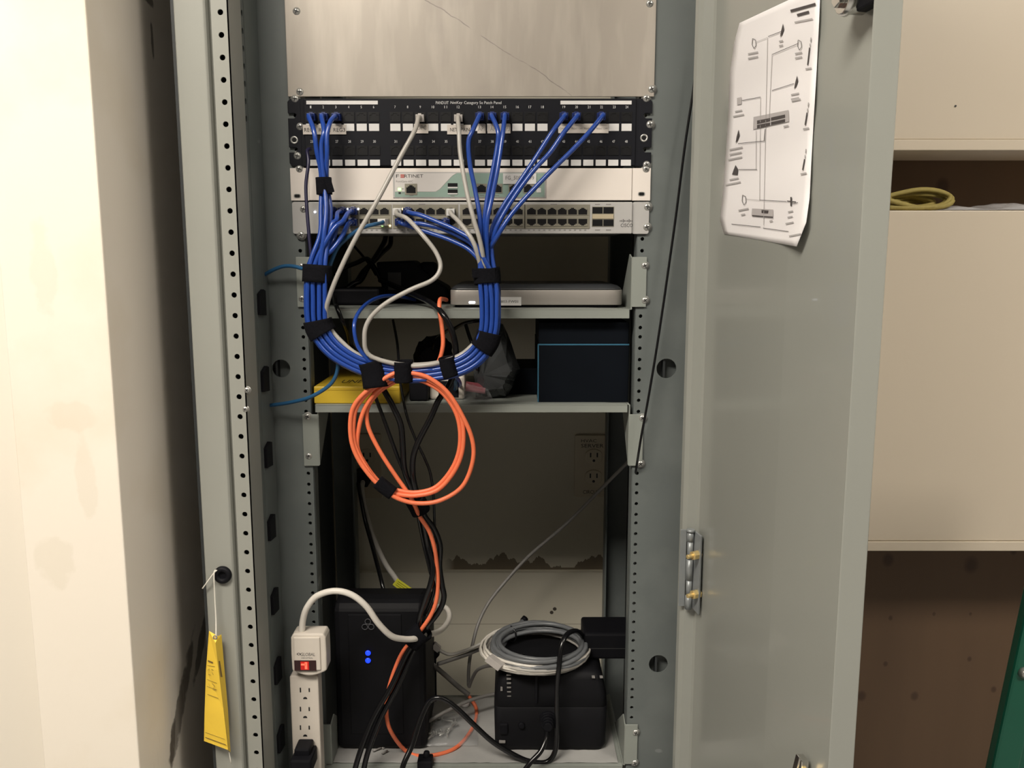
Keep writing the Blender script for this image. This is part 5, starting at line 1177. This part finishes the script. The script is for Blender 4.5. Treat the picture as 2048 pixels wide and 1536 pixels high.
# rope coil and plastic on top of the lower cabinet
rp = P(1822, 400, 1.475); m = M(); rnd = random.Random(21)
for q_ in range(5):
    rx_, rz_ = .058-.006*q_, .0150-.0021*q_; oy = .009*q_; pts = []
    for i in range(30):
        a_ = 2*math.pi*i/30
        pts.append(Vector((rp.x+.004*math.sin(q_*2.1)+rx_*math.cos(a_), 1.452+oy+.010*math.sin(a_+.5*q_)+.004*math.sin(3*a_+q_), zc1+.0045+rz_+rz_*math.sin(a_)*(1-.35*max(0, -math.cos(a_)))+.002*math.sin(2*a_+q_*1.7)+.001)))
    m.tube(pts, .0042, 8, False, True)
m.tube(cr([Vector((rp.x-.05, 1.447, zc1+.006)), Vector((rp.x, 1.443, zc1+.005)), Vector((rp.x+.040, 1.446, zc1+.010)), Vector((rp.x+.056, 1.455, zc1+.024)), Vector((rp.x+.042, 1.47, zc1+.030)), Vector((rp.x, 1.475, zc1+.032))], 7), .0042, 8)
tag(m.build('rope_coil', 'rope'), 'coil of yellow rope on top of the lower beige cabinet', 'rope')
m = M(); nx, ny = 30, 10; vs = []; xa = P(1880, 410, 1.44).x; rnd = random.Random(12)
for j in range(ny+1):
    for i in range(nx+1):
        u, v = i/nx, j/ny; vs.append((xa+u*.22, 1.436+v*.10+.004*math.sin(u*9), zc1+.0018+(.007+.005*math.sin(u*11+v*3)+rnd.uniform(0, .002))*(math.sin(math.pi*v)**.5)*min(1, u*5)))
m.add(vs, [(j*(nx+1)+i, j*(nx+1)+i+1, (j+1)*(nx+1)+i+1, (j+1)*(nx+1)+i) for j in range(ny) for i in range(nx)], True)
tag(m.build('plastic_wrap', 'film', solid=0.0004), 'crumpled clear plastic wrap lying on the lower beige cabinet', 'plastic wrap')

# ------------------------------------------------------------------ green leaning rail
gt = thing('hand_truck', (0.66, 1.16, 0), 'green steel upright of a hand truck leaning at the lower right edge', 'hand truck')
a = P(1976, 1540, 1.16); b = P(2046, 1213, 1.16); t = (b-a).normalized(); lo_ = a+t*((0.0-a.z)/t.z); hi_ = a+t*0.62
n = Vector((t.z, 0, -t.x)).normalized(); w_ = 0.040
m = M(); c_ = (lo_+hi_)/2+n*w_/2; m.obox(c_, (hi_-lo_)/2, n*w_/2, (0, .010, 0)); m.build('upright', 'green', gt, bevel=.004)
m = M(); c_ = (lo_+hi_)/2+n*(w_+.012)+Vector((0, .012, 0)); m.obox(c_, (hi_-lo_)/2*.98, n*.012, (0, .006, 0)); m.build('side_rail', 'green', gt, bevel=.003)
m = M(); q = P(2047, 1345, 1.15); q.y = 1.150; m.cyl(q, q+Vector((0, -.004, 0)), .0085, .0075, n=20); m.cyl(q+Vector((0, -.004, 0)), q+Vector((0, -.007, 0)), .0075, .003, n=20); m.build('bolt', 'zinc', gt)

# ------------------------------------------------------------------ light
def lamp_fixture(x, y, sx, sy, power, label):
    t = thing('ceiling_light', (x, y, 2.75), label, 'ceiling light'); m = M(); m.box((x-sx/2-.02, y-sy/2-.02, 2.715), (x+sx/2+.02, y+sy/2+.02, 2.75)); m.build('housing', 'ceil', t)
    m = M(); m.box((x-sx/2, y-sy/2, 2.710), (x+sx/2, y+sy/2, 2.716)); m.build('diffuser', 'lamp', t)
    l = bpy.data.lights.new('tube_light', 'AREA'); l.shape = 'RECTANGLE'; l.size = sx; l.size_y = sy; l.energy = power; l.color = (1.0, 0.922, 0.815)
    o = bpy.data.objects.new('tube_light', l); C.objects.link(o); o.location = (x, y, 2.70)
lamp_fixture(-0.85, -0.25, 1.2, 0.5, 57, 'ceiling light panel behind the camera, left')
lamp_fixture(1.45, -0.10, 1.2, 0.5, 33, 'ceiling light panel at the right of the camera')
w = bpy.data.worlds.new('room_ambient'); bpy.context.scene.world = w; w.use_nodes = True
w.node_tree.nodes['Background'].inputs[0].default_value = (0.9, 0.97, 1, 1); w.node_tree.nodes['Background'].inputs[1].default_value = 0.02

# ------------------------------------------------------------------ camera
cd = bpy.data.cameras.new('camera'); cam = bpy.data.objects.new('camera', cd); C.objects.link(cam)
cd.sensor_fit = 'HORIZONTAL'; cd.sensor_width = 36; cd.lens = 36*F/2048; cd.clip_start = 0.02
cam.location = (0, 0, CAMZ); cam.rotation_euler = (math.radians(90)-TH, 0, 0)
sc = bpy.context.scene; sc.camera = cam
sc.view_settings.view_transform = 'Standard'; sc.view_settings.look = 'None'; sc.view_settings.gamma = 1; sc.view_settings.use_curve_mapping = False
sc.view_settings.exposure = 0.0
